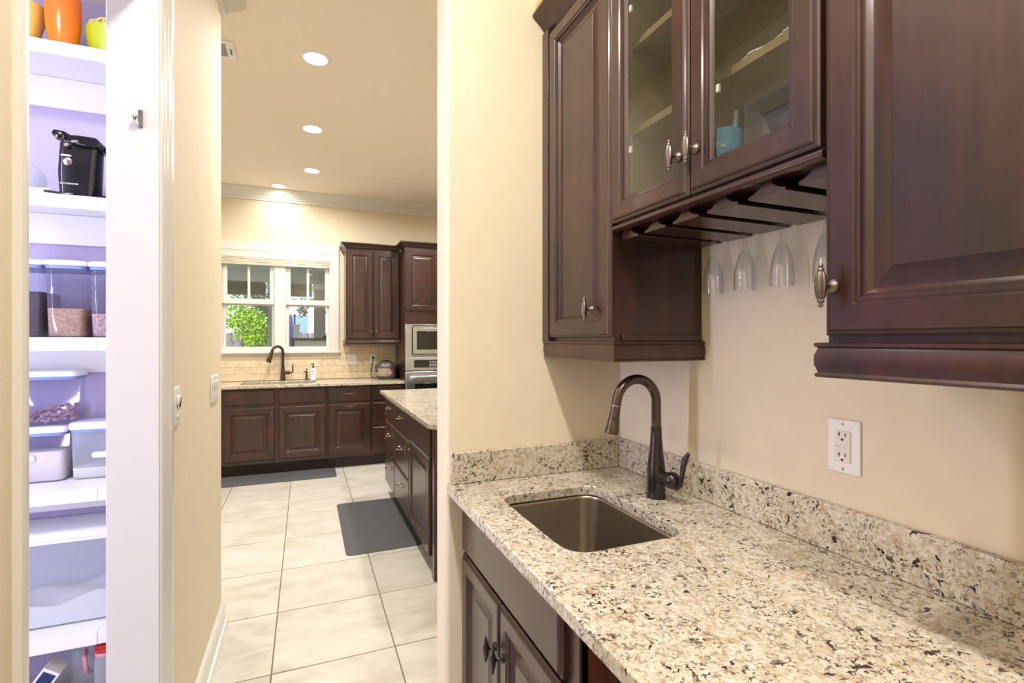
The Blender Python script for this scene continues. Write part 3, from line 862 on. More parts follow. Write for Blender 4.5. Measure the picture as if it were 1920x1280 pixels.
# ------------------------------------------------------------------ things inside the glass cabinet
def tumbler(x, y, z, r0, r1, h, label, mat='crystal', name='drinking_glass'):
    t = 0.002
    prof = [(0.0005,0.0),(r0,0.0),(r1,h),(r1-t,h),(r0-t,0.006),(0.0005,0.006)]
    o = obj(name, MB().lathe(prof, (x,y,z), (0,0,1), 20, flute=0.05, caps=False), mat, None, angle=20)
    tag(o, label, 'glass', 'glasses in the glass cabinet')
tumbler(0.86, 0.905, SH2, 0.030, 0.040, 0.13, 'cut drinking glass on the upper shelf behind the left glass door')
tumbler(0.86, 0.905, SH1, 0.032, 0.038, 0.085, 'cut drinking glass on the middle shelf behind the left glass door')
tumbler(0.89, 0.99, SH1, 0.026, 0.032, 0.075, 'small thin glass on the middle shelf behind the left glass door')
tumbler(0.84, 1.06, GZ+T, 0.025, 0.030, 0.075, 'small clear glass on the cabinet floor behind the left glass door')
for k, y in enumerate((0.655, 0.735)):
    m = MB()
    # scalloped lace doily draped over the shelf edge
    n = 48; r = 0.050
    ring0 = [Vector((UX+0.080, y, SH1+0.0035))]*n
    rings = []
    for q, (rr, zz) in enumerate(((0.004,0.006),(0.6*r,0.005),(0.86*r,0.004),(r,0.003))):
        rings.append([Vector((UX+0.092 + rr*(1+0.08*(q==3)*math.cos(10*2*PI*i/n))*math.cos(2*PI*i/n), y + rr*(1+0.08*(q==3)*math.cos(10*2*PI*i/n))*math.sin(2*PI*i/n), SH1 + zz + (0.004*abs(math.sin(5*2*PI*i/n)) if q > 1 else 0))) for i in range(n)])
    low = [[p - Vector((0,0,0.002)) for p in rg] for rg in rings[::-1]]
    m.loft(rings + low)
    o = obj('lace_doily', m, 'lace_white', None)
    tag(o, ('crumpled white lace doily on the shelf behind the right glass door, nearer the camera', 'crumpled white lace doily on the shelf behind the right glass door, nearer the middle stile')[k], 'doily', 'doilies in the glass cabinet')

cup = thing('straw_cup', 'light blue plastic cup with white lettering and a straw behind the glass', 'cup', (0.850, 0.845, GZ+T))
cx, cy, cz = 0.850, 0.845, GZ+T+0.0005
obj('cup_body', MB().lathe([(0.0005,0),(0.030,0),(0.032,0.003),(0.040,0.136),(0.041,0.138),(0.039,0.138),(0.031,0.005),(0.0005,0.004)], (cx,cy,cz), (0,0,1), 36, caps=False), 'blue_plastic', cup)
obj('straw', MB().tube([(cx-0.006,cy+0.01,cz+0.010),(cx+0.004,cy-0.022,cz+0.10),(cx+0.008,cy-0.029,cz+0.178)], 0.0052, 12), 'pale_blue_plastic', cup)
vdir = Vector((-1.0, -0.72, 0)).normalized()
rgt = Vector((-vdir.y, vdir.x, 0))
for s, zz in (('Tw', 0.100), ('L.', 0.058)):
    rad = 0.031 + 0.009*zz/0.136 + 0.0022
    p = Vector((cx, cy, cz+zz)) + vdir*rad
    mtx = Matrix(((rgt.x, 0, vdir.x, p.x), (rgt.y, 0, vdir.y, p.y), (0, 1, 0, p.z), (0,0,0,1)))
    text_mesh('lettering', s, 0.020, 'white_plastic', cup, mtx)

# ------------------------------------------------------------------ kitchen window
win = thing('window_1', 'white double-hung kitchen window pair looking on the back porch', 'window', ((WX0+WX1)/2, YB, WZ0))
del win['category']; win['kind'] = 'structure'
yc0 = YB - 0.022
# side casings, head casing, stool and apron
obj('sill_casing', MB().box(WX0+0.003, yc0, WZ0-0.029, WX1-0.003, YB-0.0005, WZ0+0.0004), 'trim_paint', win, 0.002)
obj('casing_side', MB().box(WX1-0.002, yc0, WZ0-0.03, WX1+0.088, YB-0.0005, WZ1+0.0), 'trim_paint', win, 0.004)
obj('casing_side', MB().box(WX0-0.088, yc0, WZ0-0.03, WX0+0.002, YB-0.0005, WZ1+0.0), 'trim_paint', win, 0.004)
obj('casing_head', MB().box(WX0-0.088, yc0-0.002, WZ1-0.002, WX1+0.088, YB-0.0005, WZ1+0.088), 'trim_paint', win, 0.004)
obj('stool', MB().box(WX0-0.11, YB-0.045, WZ0-0.052, WX1+0.105, YB-0.0005, WZ0-0.029), 'trim_paint', win, 0.004)
obj('apron', MB().box(WX0-0.085, YB-0.016, WZ0-0.075, WX1+0.085, YB-0.0005, WZ0-0.052), 'trim_paint', win, 0.003)
# jamb liners
obj('jamb', MB().prism([(WX0+0.0005,WZ0+0.0005),(WX1-0.0005,WZ0+0.0005),(WX1-0.0005,WZ1-0.0005),(WX0+0.0005,WZ1-0.0005)], 'y', YB-0.020, YB+0.15, [[(WX0+0.018,WZ0+0.012),(WX1-0.018,WZ0+0.012),(WX1-0.018,WZ1-0.018),(WX0+0.018,WZ1-0.018)]]), 'trim_paint', win)
MXa, MXb = -0.325, -0.207
obj('mullion', MB().box(MXa, YB+0.008, WZ0, MXb, YB+0.13, WZ1-0.018), 'trim_paint', win, 0.002)
for (xa, xb) in ((WX0+0.018, MXa), (MXb, WX1-0.018)):
    # upper sash
    zl, zh = 1.770, WZ1-0.018
    ya, yb = YB+0.035, YB+0.070
    s = 0.048
    up = obj('upper_sash', MB().prism([(xa,zl),(xb,zl),(xb,zh),(xa,zh)], 'y', ya, yb, [[(xa+s,zl+0.058),(xb-s,zl+0.058),(xb-s,zh-0.05),(xa+s,zh-0.05)]]), 'trim_paint', win, 0.003)
    xm = (xa+xb)/2
    obj('muntin', MB().box(xm-0.013, ya+0.006, zl+0.058, xm+0.013, yb-0.006, zh-0.05), 'trim_paint', up)
    obj('pane', MB().box(xa+s-0.005, ya+0.016, zl+0.053, xm-0.013, ya+0.019, zh-0.045), 'pane_glass', up)
    obj('pane', MB().box(xm+0.013, ya+0.016, zl+0.053, xb-s+0.005, ya+0.019, zh-0.045), 'pane_glass', up)
    # lower sash, one light
    zl, zh = WZ0, 1.795
    ya, yb = YB+0.074, YB+0.108
    s = 0.030
    lo = obj('lower_sash', MB().prism([(xa,zl),(xb,zl),(xb,zh),(xa,zh)], 'y', ya, yb, [[(xa+s,zl+0.022),(xb-s,zl+0.022),(xb-s,zh-0.04),(xa+s,zh-0.04)]]), 'trim_paint', win, 0.003)
    obj('pane', MB().box(xa+s-0.005, ya+0.014, zl+0.017, xb-s+0.005, ya+0.017, zh-0.035), 'pane_glass', lo)
# rolled woven shade
sh = thing('window_shade', 'raised woven bamboo shade folded at the top of the kitchen window', 'window shade', (-0.29, YB, 2.2))
obj('head_board', MB().box(WX0+0.005, YB-0.018, 2.290, WX1-0.005, YB+0.030, WZ1-0.004), 'trim_paint', sh, 0.003)
for k in range(6):
    z = 2.200 + k*0.0155
    obj('fold', MB().box(WX0+0.004, YB-0.026+0.002*(k % 2), z, WX1-0.004, YB+0.022, z+0.0135), 'bamboo_shade', sh, 0.004)

# ------------------------------------------------------------------ kitchen base cabinets along the window
FY = 5.65     # carcass front
def base_unit(x0, x1, label):
    c = thing('base_cabinet', label, 'cabinet', ((x0+x1)/2, 5.95, 0), 'base cabinets under the kitchen window')
    return c
def base_box(c, x0, x1, open_top=False):
    obj('toe_kick', MB().box(x0, FY+0.060, 0, x1, YB-0.002, 0.12), 'cherry_dark', c)
    if open_top:
        obj('carcass', MB().box(x0, FY+0.02, 0.12, x1, YB-0.002, 0.60), 'cherry', c)
        obj('face_frame', MB().box(x0, FY, 0.12, x1, FY+0.02, 0.882), 'cherry', c, 0.001)
    else:
        obj('carcass', MB().box(x0, FY, 0.12, x1, YB-0.002, 0.882), 'cherry', c, 0.001)
KF = 0.058
c = base_unit(-0.78, 0.209, 'dark cherry double-door cabinet under the kitchen sink')
base_box(c, -0.78, 0.209, True)
for x0, x1 in ((-0.748, -0.286), (-0.257, 0.198)):
    raised_door(c, 'drawer_front', (x0, FY, 0.715), XU, YN, x1-x0, 0.152, slab=True)
    d = raised_door(c, 'door', (x0, FY, 0.152), XU, YN, x1-x0, 0.540, fr=KF)
    knob(d, ((x1-0.030) if x0 < -0.5 else (x0+0.030), FY-0.020, 0.62), YN, 'pewter', L=0.06)
c = base_unit(0.211, 0.664, 'dark cherry dishwasher-style cabinet with two bow pulls beside the kitchen sink unit')
base_box(c, 0.211, 0.664)
d = raised_door(c, 'drawer', (0.224, FY, 0.715), XU, YN, 0.430, 0.152, slab=True); pull(d, (0.439, FY-0.020, 0.80), XU, YN)
d = raised_door(c, 'door', (0.224, FY, 0.152), XU, YN, 0.430, 0.540, fr=KF); pull(d, (0.439, FY-0.020, 0.665), XU, YN)
c = base_unit(0.666, 1.018, 'dark cherry three-drawer cabinet beside the oven tower')
base_box(c, 0.666, 1.018)
for z0, z1 in ((0.152, 0.425), (0.440, 0.690), (0.715, 0.867)):
    d = raised_door(c, 'drawer', (0.677, FY, z0), XU, YN, 0.337, z1-z0, slab=True); pull(d, (0.845, FY-0.020, (z0+z1)/2), XU, YN)

khole = rrect(-0.62, 5.735, 0.10, 6.10, 0.04, 5)
kc = thing('countertop', 'tan speckled granite countertop under the kitchen window', 'countertop', (0.1, 5.93, 0.884))
obj('slab', MB().prism([(-0.82,FY-0.045),(1.017,FY-0.045),(1.017,YB-0.012),(-0.82,YB-0.012)], 'z', 0.884, 0.914, [khole]), 'granite', kc, 0.004)
ks = thing('kitchen_sink', 'steel undermount sink in the kitchen window counter', 'sink', (-0.26, 5.92, 0.7))
rings = []
for ins, z, r in ((-0.015,0.8815,0.05),(-0.015,0.883,0.05),(0.0,0.883,0.04),(0.004,0.875,0.04),(0.012,0.72,0.035),(0.04,0.700,0.03),(0.10,0.697,0.02)):
    rings.append([Vector((x, y, z)) for x, y in rrect(-0.62+ins, 5.735+ins, 0.10-ins, 6.10-ins, r, 5)])
obj('bowl', MB().loft(rings, False, True), 'steel', ks, angle=60)

# kitchen faucet
x, y = -0.235, 6.165
f = thing('kitchen_faucet', 'tall bronze pull-down faucet at the kitchen window sink', 'faucet', (x, y, 0.914))
obj('base_body', MB().lathe([(0.030,0),(0.030,0.006),(0.026,0.02),(0.023,0.09),(0.018,0.15),(0.0155,0.20)], (x,y,0.9145), (0,0,1), 20), 'bronze', f, angle=60)
R = 0.062; pts = [(x,y,1.11),(x,y,1.20)]
for k in range(0, 15):
    a = PI*0.93*k/14
    pts.append((x - (R - R*math.cos(a))*0.86, y - (R - R*math.cos(a))*0.5, 1.235 + R*math.sin(a)))
obj('spout', MB().tube(pts, 0.0150, 14), 'bronze', f, angle=60)
e = Vector(pts[-1]); td = (e - Vector(pts[-2])).normalized()
obj('spray_head', MB().lathe([(0.016,0),(0.017,0.03),(0.024,0.09),(0.027,0.125),(0.024,0.130)], e, td, 18), 'bronze', f, angle=60)
obj('handle_hub', MB().lathe([(0.020,0.0),(0.021,0.05),(0.023,0.058),(0.018,0.07),(0.002,0.074)], (x,y,1.005), (1,-0.15,0), 16), 'bronze', f, angle=60)
obj('lever', MB().tube([(x+0.066,y-0.01,0.995),(x+0.090,y-0.012,1.005),(x+0.104,y-0.014,1.035),(x+0.100,y-0.014,1.070),(x+0.108,y-0.014,1.100)], [0.008,0.009,0.008,0.007,0.005], 10), 'bronze', f, angle=60)
# built-in soap pump
x, y = 0.010, 6.165
f = thing('soap_dispenser', 'small bronze built-in soap pump right of the kitchen faucet', 'soap dispenser', (x, y, 0.914))
obj('body', MB().lathe([(0.022,0),(0.022,0.004),(0.015,0.012),(0.0125,0.045),(0.009,0.075),(0.012,0.085),(0.012,0.095),(0.004,0.100),(0.004,0.118),(0.009,0.119),(0.009,0.128),(0.002,0.131)], (x,y,0.9145), (0,0,1), 16), 'bronze', f, angle=50)
obj('nozzle', MB().tube([(x,y,1.008),(x-0.018,y-0.015,1.014),(x-0.030,y-0.024,1.004)], [0.006,0.005,0.004], 8), 'bronze', f)
# white pump bottle
x, y = 0.080, 6.155
f = thing('soap_bottle', 'white pump soap bottle with a blue printed label by the kitchen sink', 'bottle', (x, y, 0.914))
rings = [[Vector((px, py, 0.9145+z)) for px, py in rrect(x-w, y-w*0.8, x+w, y+w*0.8, min(w*0.45, 0.012), 4)] for z, w in ((0,0.026),(0.003,0.029),(0.110,0.029),(0.122,0.024),(0.132,0.012),(0.140,0.012))]
b = obj('bottle_body', MB().loft(rings), 'soap_white', f)
for k in range(4):
    obj('label_line', MB().box(x-0.020+0.003*(k%2), y-0.0240, 0.975+k*0.016, x+0.020-0.004*(k%2), y-0.0230, 0.981+k*0.016), 'label_blue', b)
obj('pump', MB().lathe([(0.013,0.140),(0.013,0.152),(0.005,0.154),(0.005,0.175),(0.010,0.176),(0.010,0.184),(0.002,0.188)], (x,y,0.9145), (0,0,1), 14).tube([(x,y,1.094),(x-0.028,y-0.008,1.093)], 0.0045, 8), 'black_matte', f)

# splashback switch and receptacle with plug
def back_plate(x0, x1, z0, z1, label, name, cat):
    t = thing(name, label, cat, ((x0+x1)/2, YB-0.010, z0))
    obj('plate', MB().box(x0, YB-0.016, z0, x1, YB-0.0095, z1), 'white_plastic', t, 0.002)
    return t
t = back_plate(0.452, 0.568, 1.085, 1.200, 'white double rocker switch on the stone splashback', 'light_switch', 'light switch')
for xx in (0.487, 0.533):
    obj('paddle', MB().box(xx-0.016, YB-0.0185, 1.110, xx+0.016, YB-0.0155, 1.176), 'white_plastic', t, 0.001)
t = back_plate(0.714, 0.786, 1.085, 1.200, 'white power outlet behind the rice cooker with a black plug', 'power_outlet', 'outlet')
obj('receptacle', MB().box(0.733, YB-0.0185, 1.108, 0.767, YB-0.0155, 1.176), 'ivory_plastic', t, 0.001)
# rice cooker
x, y, z0 = 0.872, 6.015, 0.9145
f = thing('rice_cooker', 'round steel rice cooker with a floral print on the kitchen counter', 'rice cooker', (x, y, z0))
def sq(z, w, dp, r): return [Vector((px, py, z0+z)) for px, py in rrect(x-w, y-dp, x+w, y+dp, r, 7)]
obj('base', MB().loft([sq(0,0.085,0.10,0.07), sq(0.004,0.092,0.108,0.08), sq(0.030,0.112,0.125,0.095), sq(0.040,0.114,0.127,0.095)]), 'rice_cooker_grey', f, angle=60)
body = obj('body', MB().loft([sq(0.040,0.113,0.126,0.095), sq(0.075,0.114,0.127,0.095), sq(0.130,0.110,0.122,0.093)]), 'rice_cooker_steel', f, angle=60)
lid = obj('lid', MB().loft([sq(0.130,0.114,0.126,0.095), sq(0.138,0.115,0.127,0.095), sq(0.170,0.106,0.116,0.09), sq(0.192,0.085,0.094,0.075), sq(0.204,0.050,0.060,0.045), sq(0.206,0.02,0.03,0.018)]), 'rice_cooker_grey', f, angle=60)
obj('lid_plate', MB().loft([[Vector((px, y-0.110+0.95*(pz-0.140), z0+pz)) for px, pz in rrect(x-0.055, 0.142, x+0.055, 0.180, 0.012, 4)], [Vector((px, y-0.121+0.95*(pz-0.140), z0+pz+0.003)) for px, pz in rrect(x-0.052, 0.145, x+0.052, 0.177, 0.010, 4)]]), 'rice_cooker_steel', lid)
obj('display', MB().loft([[Vector((px, y-0.1215+0.95*(pz-0.140), z0+pz+0.003)) for px, pz in rrect(x-0.020, 0.150, x+0.034, 0.173, 0.004, 3)], [Vector((px, y-0.1235+0.95*(pz-0.140), z0+pz+0.0045)) for px, pz in rrect(x-0.019, 0.151, x+0.033, 0.172, 0.003, 3)]]), 'dark_glass', lid)
for k, (dx, dz, r) in enumerate(((0.010,0.075,0.012),(0.030,0.090,0.014),(0.048,0.078,0.011),(0.030,0.066,0.012),(0.015,0.100,0.008))):
    obj('flower', MB().lathe([(r,0),(r*0.9,0.0010),(0.0005,0.0012)], (x+dx, y-0.1267 if dx < 0.02 else y-0.1265, z0+dz), (0,-1,0), 7), 'floral_print', body)
obj('latch', MB().box(x-0.122, y-0.06, z0+0.088, x-0.112, y-0.03, z0+0.112), 'black_matte', f, 0.003)
obj('carry_handle', MB().tube([(x-0.112,y,z0+0.12)] + [(x-0.116*math.cos(PI*k/14), y+0.01, z0+0.125+0.088*math.sin(PI*k/14)) for k in range(15)] + [(x+0.112,y,z0+0.12)], 0.007, 8), 'black_matte', f)
obj('plug', MB().box(0.739, YB-0.045, 1.146, 0.761, YB-0.0187, 1.170), 'black_matte', f, 0.004)
obj('cord', MB().tube([(0.750,YB-0.042,1.150),(0.745,YB-0.040,1.11),(0.730,YB-0.035,1.04),(0.722,YB-0.04,0.97),(0.732,YB-0.06,0.930),(0.760,YB-0.085,0.920),(0.785,YB-0.11,0.934),(0.800,YB-0.14,0.950)], 0.0038, 8), 'black_matte', f)
# dark kettle behind the tower corner
x, y = 0.965, 6.17
k_ = thing('kettle', 'dark rounded appliance in the shadow beside the oven tower', 'kettle', (x, y, 0.914))
x = 0.985; y = 6.175
obj('body', MB().lathe([(0.030,0),(0.040,0.004),(0.044,0.05),(0.040,0.11),(0.028,0.15),(0.012,0.165),(0.001,0.168)], (0.970,6.175,0.9145), (0,0,1), 18), 'black_plastic', k_, angle=60)
obj('knob', MB().ball((0.970,6.175,1.09), 0.010, 8), 'black_plastic', k_)

# ------------------------------------------------------------------ kitchen wall cabinet and oven tower
KY = 5.93
c = thing('wall_cabinet', 'dark cherry two-door wall cabinet right of the kitchen window', 'cabinet', (0.72, 6.08, 1.365))
obj('carcass', MB().box(0.418, KY, 1.365, 1.018, YB-0.002, 2.40), 'cherry', c, 0.001)
for x0, x1, s in ((0.428, 0.714, 1), (0.722, 1.011, -1)):
    d = raised_door(c, 'door', (x0, KY, 1.385), XU, YN, x1-x0, 1.000, fr=0.046)
    knob(d, (x1-0.022 if s > 0 else x0+0.022, KY-0.020, 1.455), YN, 'pewter', L=0.06)
light_rail(c, [(0.418, YB-0.002), (0.418, KY), (1.018, KY)][::-1], 1.314)
cab_crown(c, [(1.0185, KY), (0.418, KY), (0.418, YB-0.002)], 2.462)

TY = 5.62
tw = thing('oven_tower', 'tall dark cherry oven tower cabinet at the right end of the kitchen', 'cabinet', (1.4, 5.93, 0))
TX0, TX1 = 1.020, 1.800
obj('side_panel', MB().box(TX0, TY, 0, TX0+0.018, YB-0.002, 2.40), 'cherry', tw, 0.001)
obj('side_panel', MB().box(TX1-0.018, TY, 0, TX1, YB-0.002, 2.40), 'cherry', tw, 0.001)
obj('back_panel', MB().box(TX0+0.018, YB-0.02, 0, TX1-0.018, YB-0.002, 2.40), 'cherry', tw)
obj('upper_box', MB().box(TX0+0.018, TY, 1.548, TX1-0.018, YB-0.02, 2.40), 'cherry', tw)
obj('lower_box', MB().box(TX0+0.018, TY, 0.10, TX1-0.018, YB-0.02, 0.40), 'cherry', tw)
for x0, x1 in ((1.032, 1.406), (1.414, 1.790)):
    d = raised_door(tw, 'door', (x0, TY, 1.690), XU, YN, x1-x0, 0.690, fr=0.05)
    knob(d, (x1-0.024 if x0 < 1.2 else x0+0.024, TY-0.020, 1.76), YN, 'pewter', L=0.06)
d = raised_door(tw, 'drawer', (1.032, TY, 0.115), XU, YN, 0.758, 0.27, slab=True); pull(d, (1.41, TY-0.020, 0.26), XU, YN)
cab_crown(tw, [(TX1, YB-0.002), (TX1, TY), (TX0, TY), (TX0, KY-0.058)], 2.462)
# microwave with trim kit
mx0, mx1 = 1.022, 1.798
mw = thing('microwave', 'built-in steel microwave above the wall oven', 'microwave', (1.41, TY, 1.176))
obj('trim_frame', MB().prism([(mx0,1.176),(mx1,1.176),(mx1,1.545),(mx0,1.545)], 'y', TY-0.020, TY-0.001, [[(mx0+0.075,1.205),(mx1-0.075,1.205),(mx1-0.075,1.515),(mx0+0.075,1.515)]]), 'appliance_steel', mw, 0.003)
dm = obj('door', MB().box(mx0+0.082, TY-0.036, 1.212, mx1-0.082, TY-0.002, 1.508), 'appliance_steel', mw, 0.004)
obj('window_glass', MB().box(mx0+0.125, TY-0.039, 1.262, mx1-0.22, TY-0.035, 1.468), 'dark_glass', dm, 0.004)
obj('control_panel', MB().box(mx1-0.20, TY-0.039, 1.235, mx1-0.10, TY-0.035, 1.485), 'dark_glass', dm, 0.002)
for z in (1.190, 1.530):
    obj('vent_slot', MB().box(mx0+0.08, TY-0.0215, z-0.004, mx1-0.08, TY-0.0195, z+0.004), 'black_matte', mw)
obj('oven_body_filler', MB().box(mx0+0.09, TY, 1.215, mx1-0.09, TY+0.35, 1.505), 'black_matte', mw)
# oven
ov = thing('wall_oven', 'built-in steel wall oven below the microwave', 'oven', (1.41, TY, 0.42))
obj('body', MB().box(mx0+0.03, TY, 0.42, mx1-0.03, TY+0.52, 1.165), 'black_matte', ov)
cpnl = obj('control_panel', MB().box(mx0, TY-0.030, 1.030, mx1, TY-0.001, 1.172), 'appliance_steel', ov, 0.004)
obj('display', MB().box(mx0+0.095, TY-0.0325, 1.060, mx1-0.095, TY-0.0295, 1.145), 'dark_glass', cpnl, 0.002)
for i in range(4):
    for j in range(4):
        obj('button', MB().box(mx0+0.27+i*0.022, TY-0.0340, 1.073+j*0.017, mx0+0.282+i*0.022, TY-0.0322, 1.080+j*0.017), 'white_plastic', cpnl)
od = obj('door', MB().box(mx0, TY-0.045, 0.43, mx1, TY-0.001, 1.018), 'appliance_steel', ov, 0.005)
obj('window_glass', MB().box(mx0+0.10, TY-0.048, 0.52, mx1-0.10, TY-0.044, 0.885), 'dark_glass', od, 0.004)
obj('handle', MB().tube([(mx0+0.055,TY-0.045,0.925),(mx0+0.065,TY-0.085,0.955),(mx0+0.10,TY-0.098,0.962),(1.41,TY-0.104,0.964),(mx1-0.10,TY-0.098,0.962),(mx1-0.065,TY-0.085,0.955),(mx1-0.055,TY-0.045,0.925)], 0.013, 12), 'appliance_steel', od)

# ------------------------------------------------------------------ kitchen island
IX = 0.680
IY0, IY1 = 2.80, 4.62
isl = thing('kitchen_island', 'dark cherry kitchen island with bow-pull drawers on its hall side', 'island', (1.2, 3.7, 0))
obj('toe_kick', MB().box(IX+0.07, IY0+0.06, 0, 1.72, IY1-0.05, 0.10), 'cherry_dark', isl)
obj('carcass', MB().box(IX, IY0+0.03, 0.10, 1.80, IY1, 0.60), 'cherry', isl, 0.001)
obj('upper_frame', MB().prism([(IX,IY0+0.03),(1.80,IY0+0.03),(1.80,IY1),(IX,IY1)], 'z', 0.60, 0.882, [[(IX+0.03,IY0+0.06),(1.77,IY0+0.06),(1.77,IY1-0.03),(IX+0.03,IY1-0.03)]]), 'cherry', isl)
obj('end_panel', MB().box(IX+0.012, IY0, 0.06, 1.80, IY0+0.03, 0.882), 'cherry', isl, 0.002)
obj('corner_post', MB().box(IX-0.006, IY0-0.004, 0.0, IX+0.050, IY0+0.05, 0.882), 'cherry', isl, 0.003)
for (ya, yb) in ((4.605, 4.108), (4.098, 3.494)):
    for z0, z1 in ((0.112, 0.384), (0.392, 0.664), (0.672, 0.862)):
        d = raised_door(isl, 'drawer', (IX, ya, z0), YU, XN, ya-yb, z1-z0, slab=True)
        pull(d, (IX-0.020, (ya+yb)/2, z0 + (z1-z0)*0.62), YU, XN, 'nickel', 0.11)
raised_door(isl, 'drawer_front', (IX, 3.484, 0.692), YU, XN, 0.600, 0.170, slab=True)
d = raised_door(isl, 'door', (IX, 3.484, 0.112), YU, XN, 0.600, 0.572, fr=0.052)
knob(d, (IX-0.020, 3.458, 0.615), XN, 'pewter', L=0.07)
ih = rrect(0.80, 2.98, 1.16, 3.30, 0.03, 4)
ict = thing('countertop', 'pale granite island countertop with a clipped corner edge', 'countertop', (1.2, 3.6, 0.884))
ict['label'] = 'pale speckled granite countertop on the kitchen island'
obj('slab', MB().prism([(0.622,2.70),(0.662,2.655),(1.86,2.655),(1.86,4.66),(0.622,4.66)], 'z', 0.884, 0.914, [ih]), 'granite', ict, 0.004)
ps = thing('prep_sink', 'small undermount prep sink let into the island countertop', 'sink', (0.98, 3.14, 0.72))
rings = []
for ins, z, r in ((-0.012,0.8815,0.035),(-0.012,0.883,0.035),(0.0,0.883,0.03),(0.004,0.876,0.03),(0.010,0.74,0.03),(0.03,0.725,0.02),(0.08,0.722,0.015)):
    rings.append([Vector((a, b, z)) for a, b in rrect(0.80+ins, 2.98+ins, 1.16-ins, 3.30-ins, r, 4)])
obj('bowl', MB().loft(rings, False, True), 'steel', ps, angle=60)

# anti-fatigue mats
def floor_mat(x0, y0, x1, y1, label):
    m = MB(); rings = []
    for ins, z, r in ((0,0.0005,0.035),(0,0.004,0.035),(0.055,0.018,0.012),(0.060,0.019,0.010)):
        rings.append([Vector((a, b, z)) for a, b in rrect(x0+ins, y0+ins, x1-ins, y1-ins, r, 5)])
    o = obj('floor_mat', m.loft(rings), 'grey_mat', None, angle=12)
    tag(o, label, 'mat', 'grey kitchen floor mats')
floor_mat(0.238, 3.335, 0.725, 4.420, 'thick grey cushioned floor mat in front of the island')
floor_mat(-0.98, 5.315, 0.290, 5.700, 'long grey cushioned floor mat in front of the window cabinets')

# ------------------------------------------------------------------ pantry shelves
SF, SB = 2.350, 2.645
SHELF = [(2.471, 'topmost'), (1.909, 'second'), (1.379, 'middle'), (0.812, 'fourth'), (0.270, 'lowest')]
SLAB = ['white painted pantry shelf under the orange tumbler', 'white painted pantry shelf under the can opener', 'white painted pantry shelf under the grain canisters', 'white painted pantry shelf under the flour boxes', 'white painted pantry shelf under the large sugar bin']
for (z, nm), lb in zip(SHELF, SLAB):
    t = thing('pantry_shelf', lb, 'shelf', (-1.0, 2.5, z-0.05), 'pantry shelves')
    obj('board', MB().box(-1.598, SF+0.018, z-0.020, -0.492, SB, z), 'shelf_paint', t, 0.001)
    obj('front_edge', MB().box(-1.598, SF, z-0.050, -0.728, SF+0.018, z), 'shelf_paint', t, 0.002)
    obj('front_edge', MB().box(-0.7278, SF+0.002, z-0.050, -0.492, SF+0.018, z), 'shelf_paint', t, 0.002)
    obj('cleat', MB().box(-1.598, SB-0.019, z-0.145, -0.492, SB, z-0.0205), 'shelf_paint', t, 0.002)

# LED tapes: one on the pantry's far left wall, one inside beside the door
def led_tape(p0, p1, face, label, aim=None, power=LED_POWER):
    p0 = Vector(p0); p1 = Vector(p1); face = Vector(face).normalized()
    t = thing('led_tape', label, 'led strip', p0, 'pantry led strips')
    side = Vector((0,0,1)).cross(face)
    a = side*0.006; b = face*0.003
    m = MB().loft([[p + a, p - a, p - a + b, p + a + b] for p in (p0, p1)])
    obj('tape', m, 'white_plastic', t)
    m = MB(); n = 26
    for k in range(n):
        c = p0.lerp(p1, (k+0.5)/n) + b
        m.loft([[c + side*sx*0.003 + Vector((0,0,sz*0.003)) for sx, sz in ((-1,-1),(1,-1),(1,1),(-1,1))], [c + face*0.0012 + side*sx*0.003 + Vector((0,0,sz*0.003)) for sx, sz in ((-1,-1),(1,-1),(1,1),(-1,1))]])
    o = obj('diodes', m, 'led_lens', t); o['kind'] = 'stuff'
    ld = bpy.data.lights.new('led_glow', 'AREA'); ld.shape = 'RECTANGLE'; ld.size = 0.03; ld.size_y = (p1-p0).length; ld.energy = power; ld.color = LED_COLOUR
    lo = bpy.data.objects.new('led_glow', ld); COL.objects.link(lo); lo.parent = t
    lo.location = (p1-p0)/2 + face*0.022
    face = Vector(aim).normalized() if aim else face
    lo.rotation_euler = face.to_track_quat('-Z', 'Y').to_euler()
pl = thing('ceiling_light', 'small unseen dome lamp added on the pantry ceiling', 'ceiling light', (-0.95, 1.7, 2.8))  # unseen lamp, added to brighten the top shelf compartment
obj('base_plate', MB().lathe([(0.10,0),(0.10,-0.015),(0.09,-0.02)], (-0.95,1.7,2.8), (0,0,1), 28), 'white_plastic', pl)
obj('dome', MB().lathe([(0.088,-0.021),(0.080,-0.045),(0.055,-0.066),(0.020,-0.076),(0.001,-0.077)], (-0.95,1.7,2.8), (0,0,1), 28), 'lamp_lens', pl, angle=60)
ld = bpy.data.lights.new('lamp_glow', 'AREA'); ld.shape = 'DISK'; ld.size = 0.15; ld.energy = 7.0; ld.color = (0.95, 0.95, 1.0)
lo = bpy.data.objects.new('lamp_glow', ld); COL.objects.link(lo); lo.parent = pl; lo.location = (0,0,-0.085)
led_tape((-1.597, 1.35, 0.3), (-1.597, 1.35, 2.55), (1, 0, 0), 'vertical led strip on the left pantry wall', (1, 0.75, 0), 26.0)
led_tape((-0.4925, 0.905, 0.15), (-0.4925, 0.905, 2.6), (-1, 0, 0), 'vertical led strip inside the pantry beside the near door jamb', (-0.25, 1, 0), 0.5)

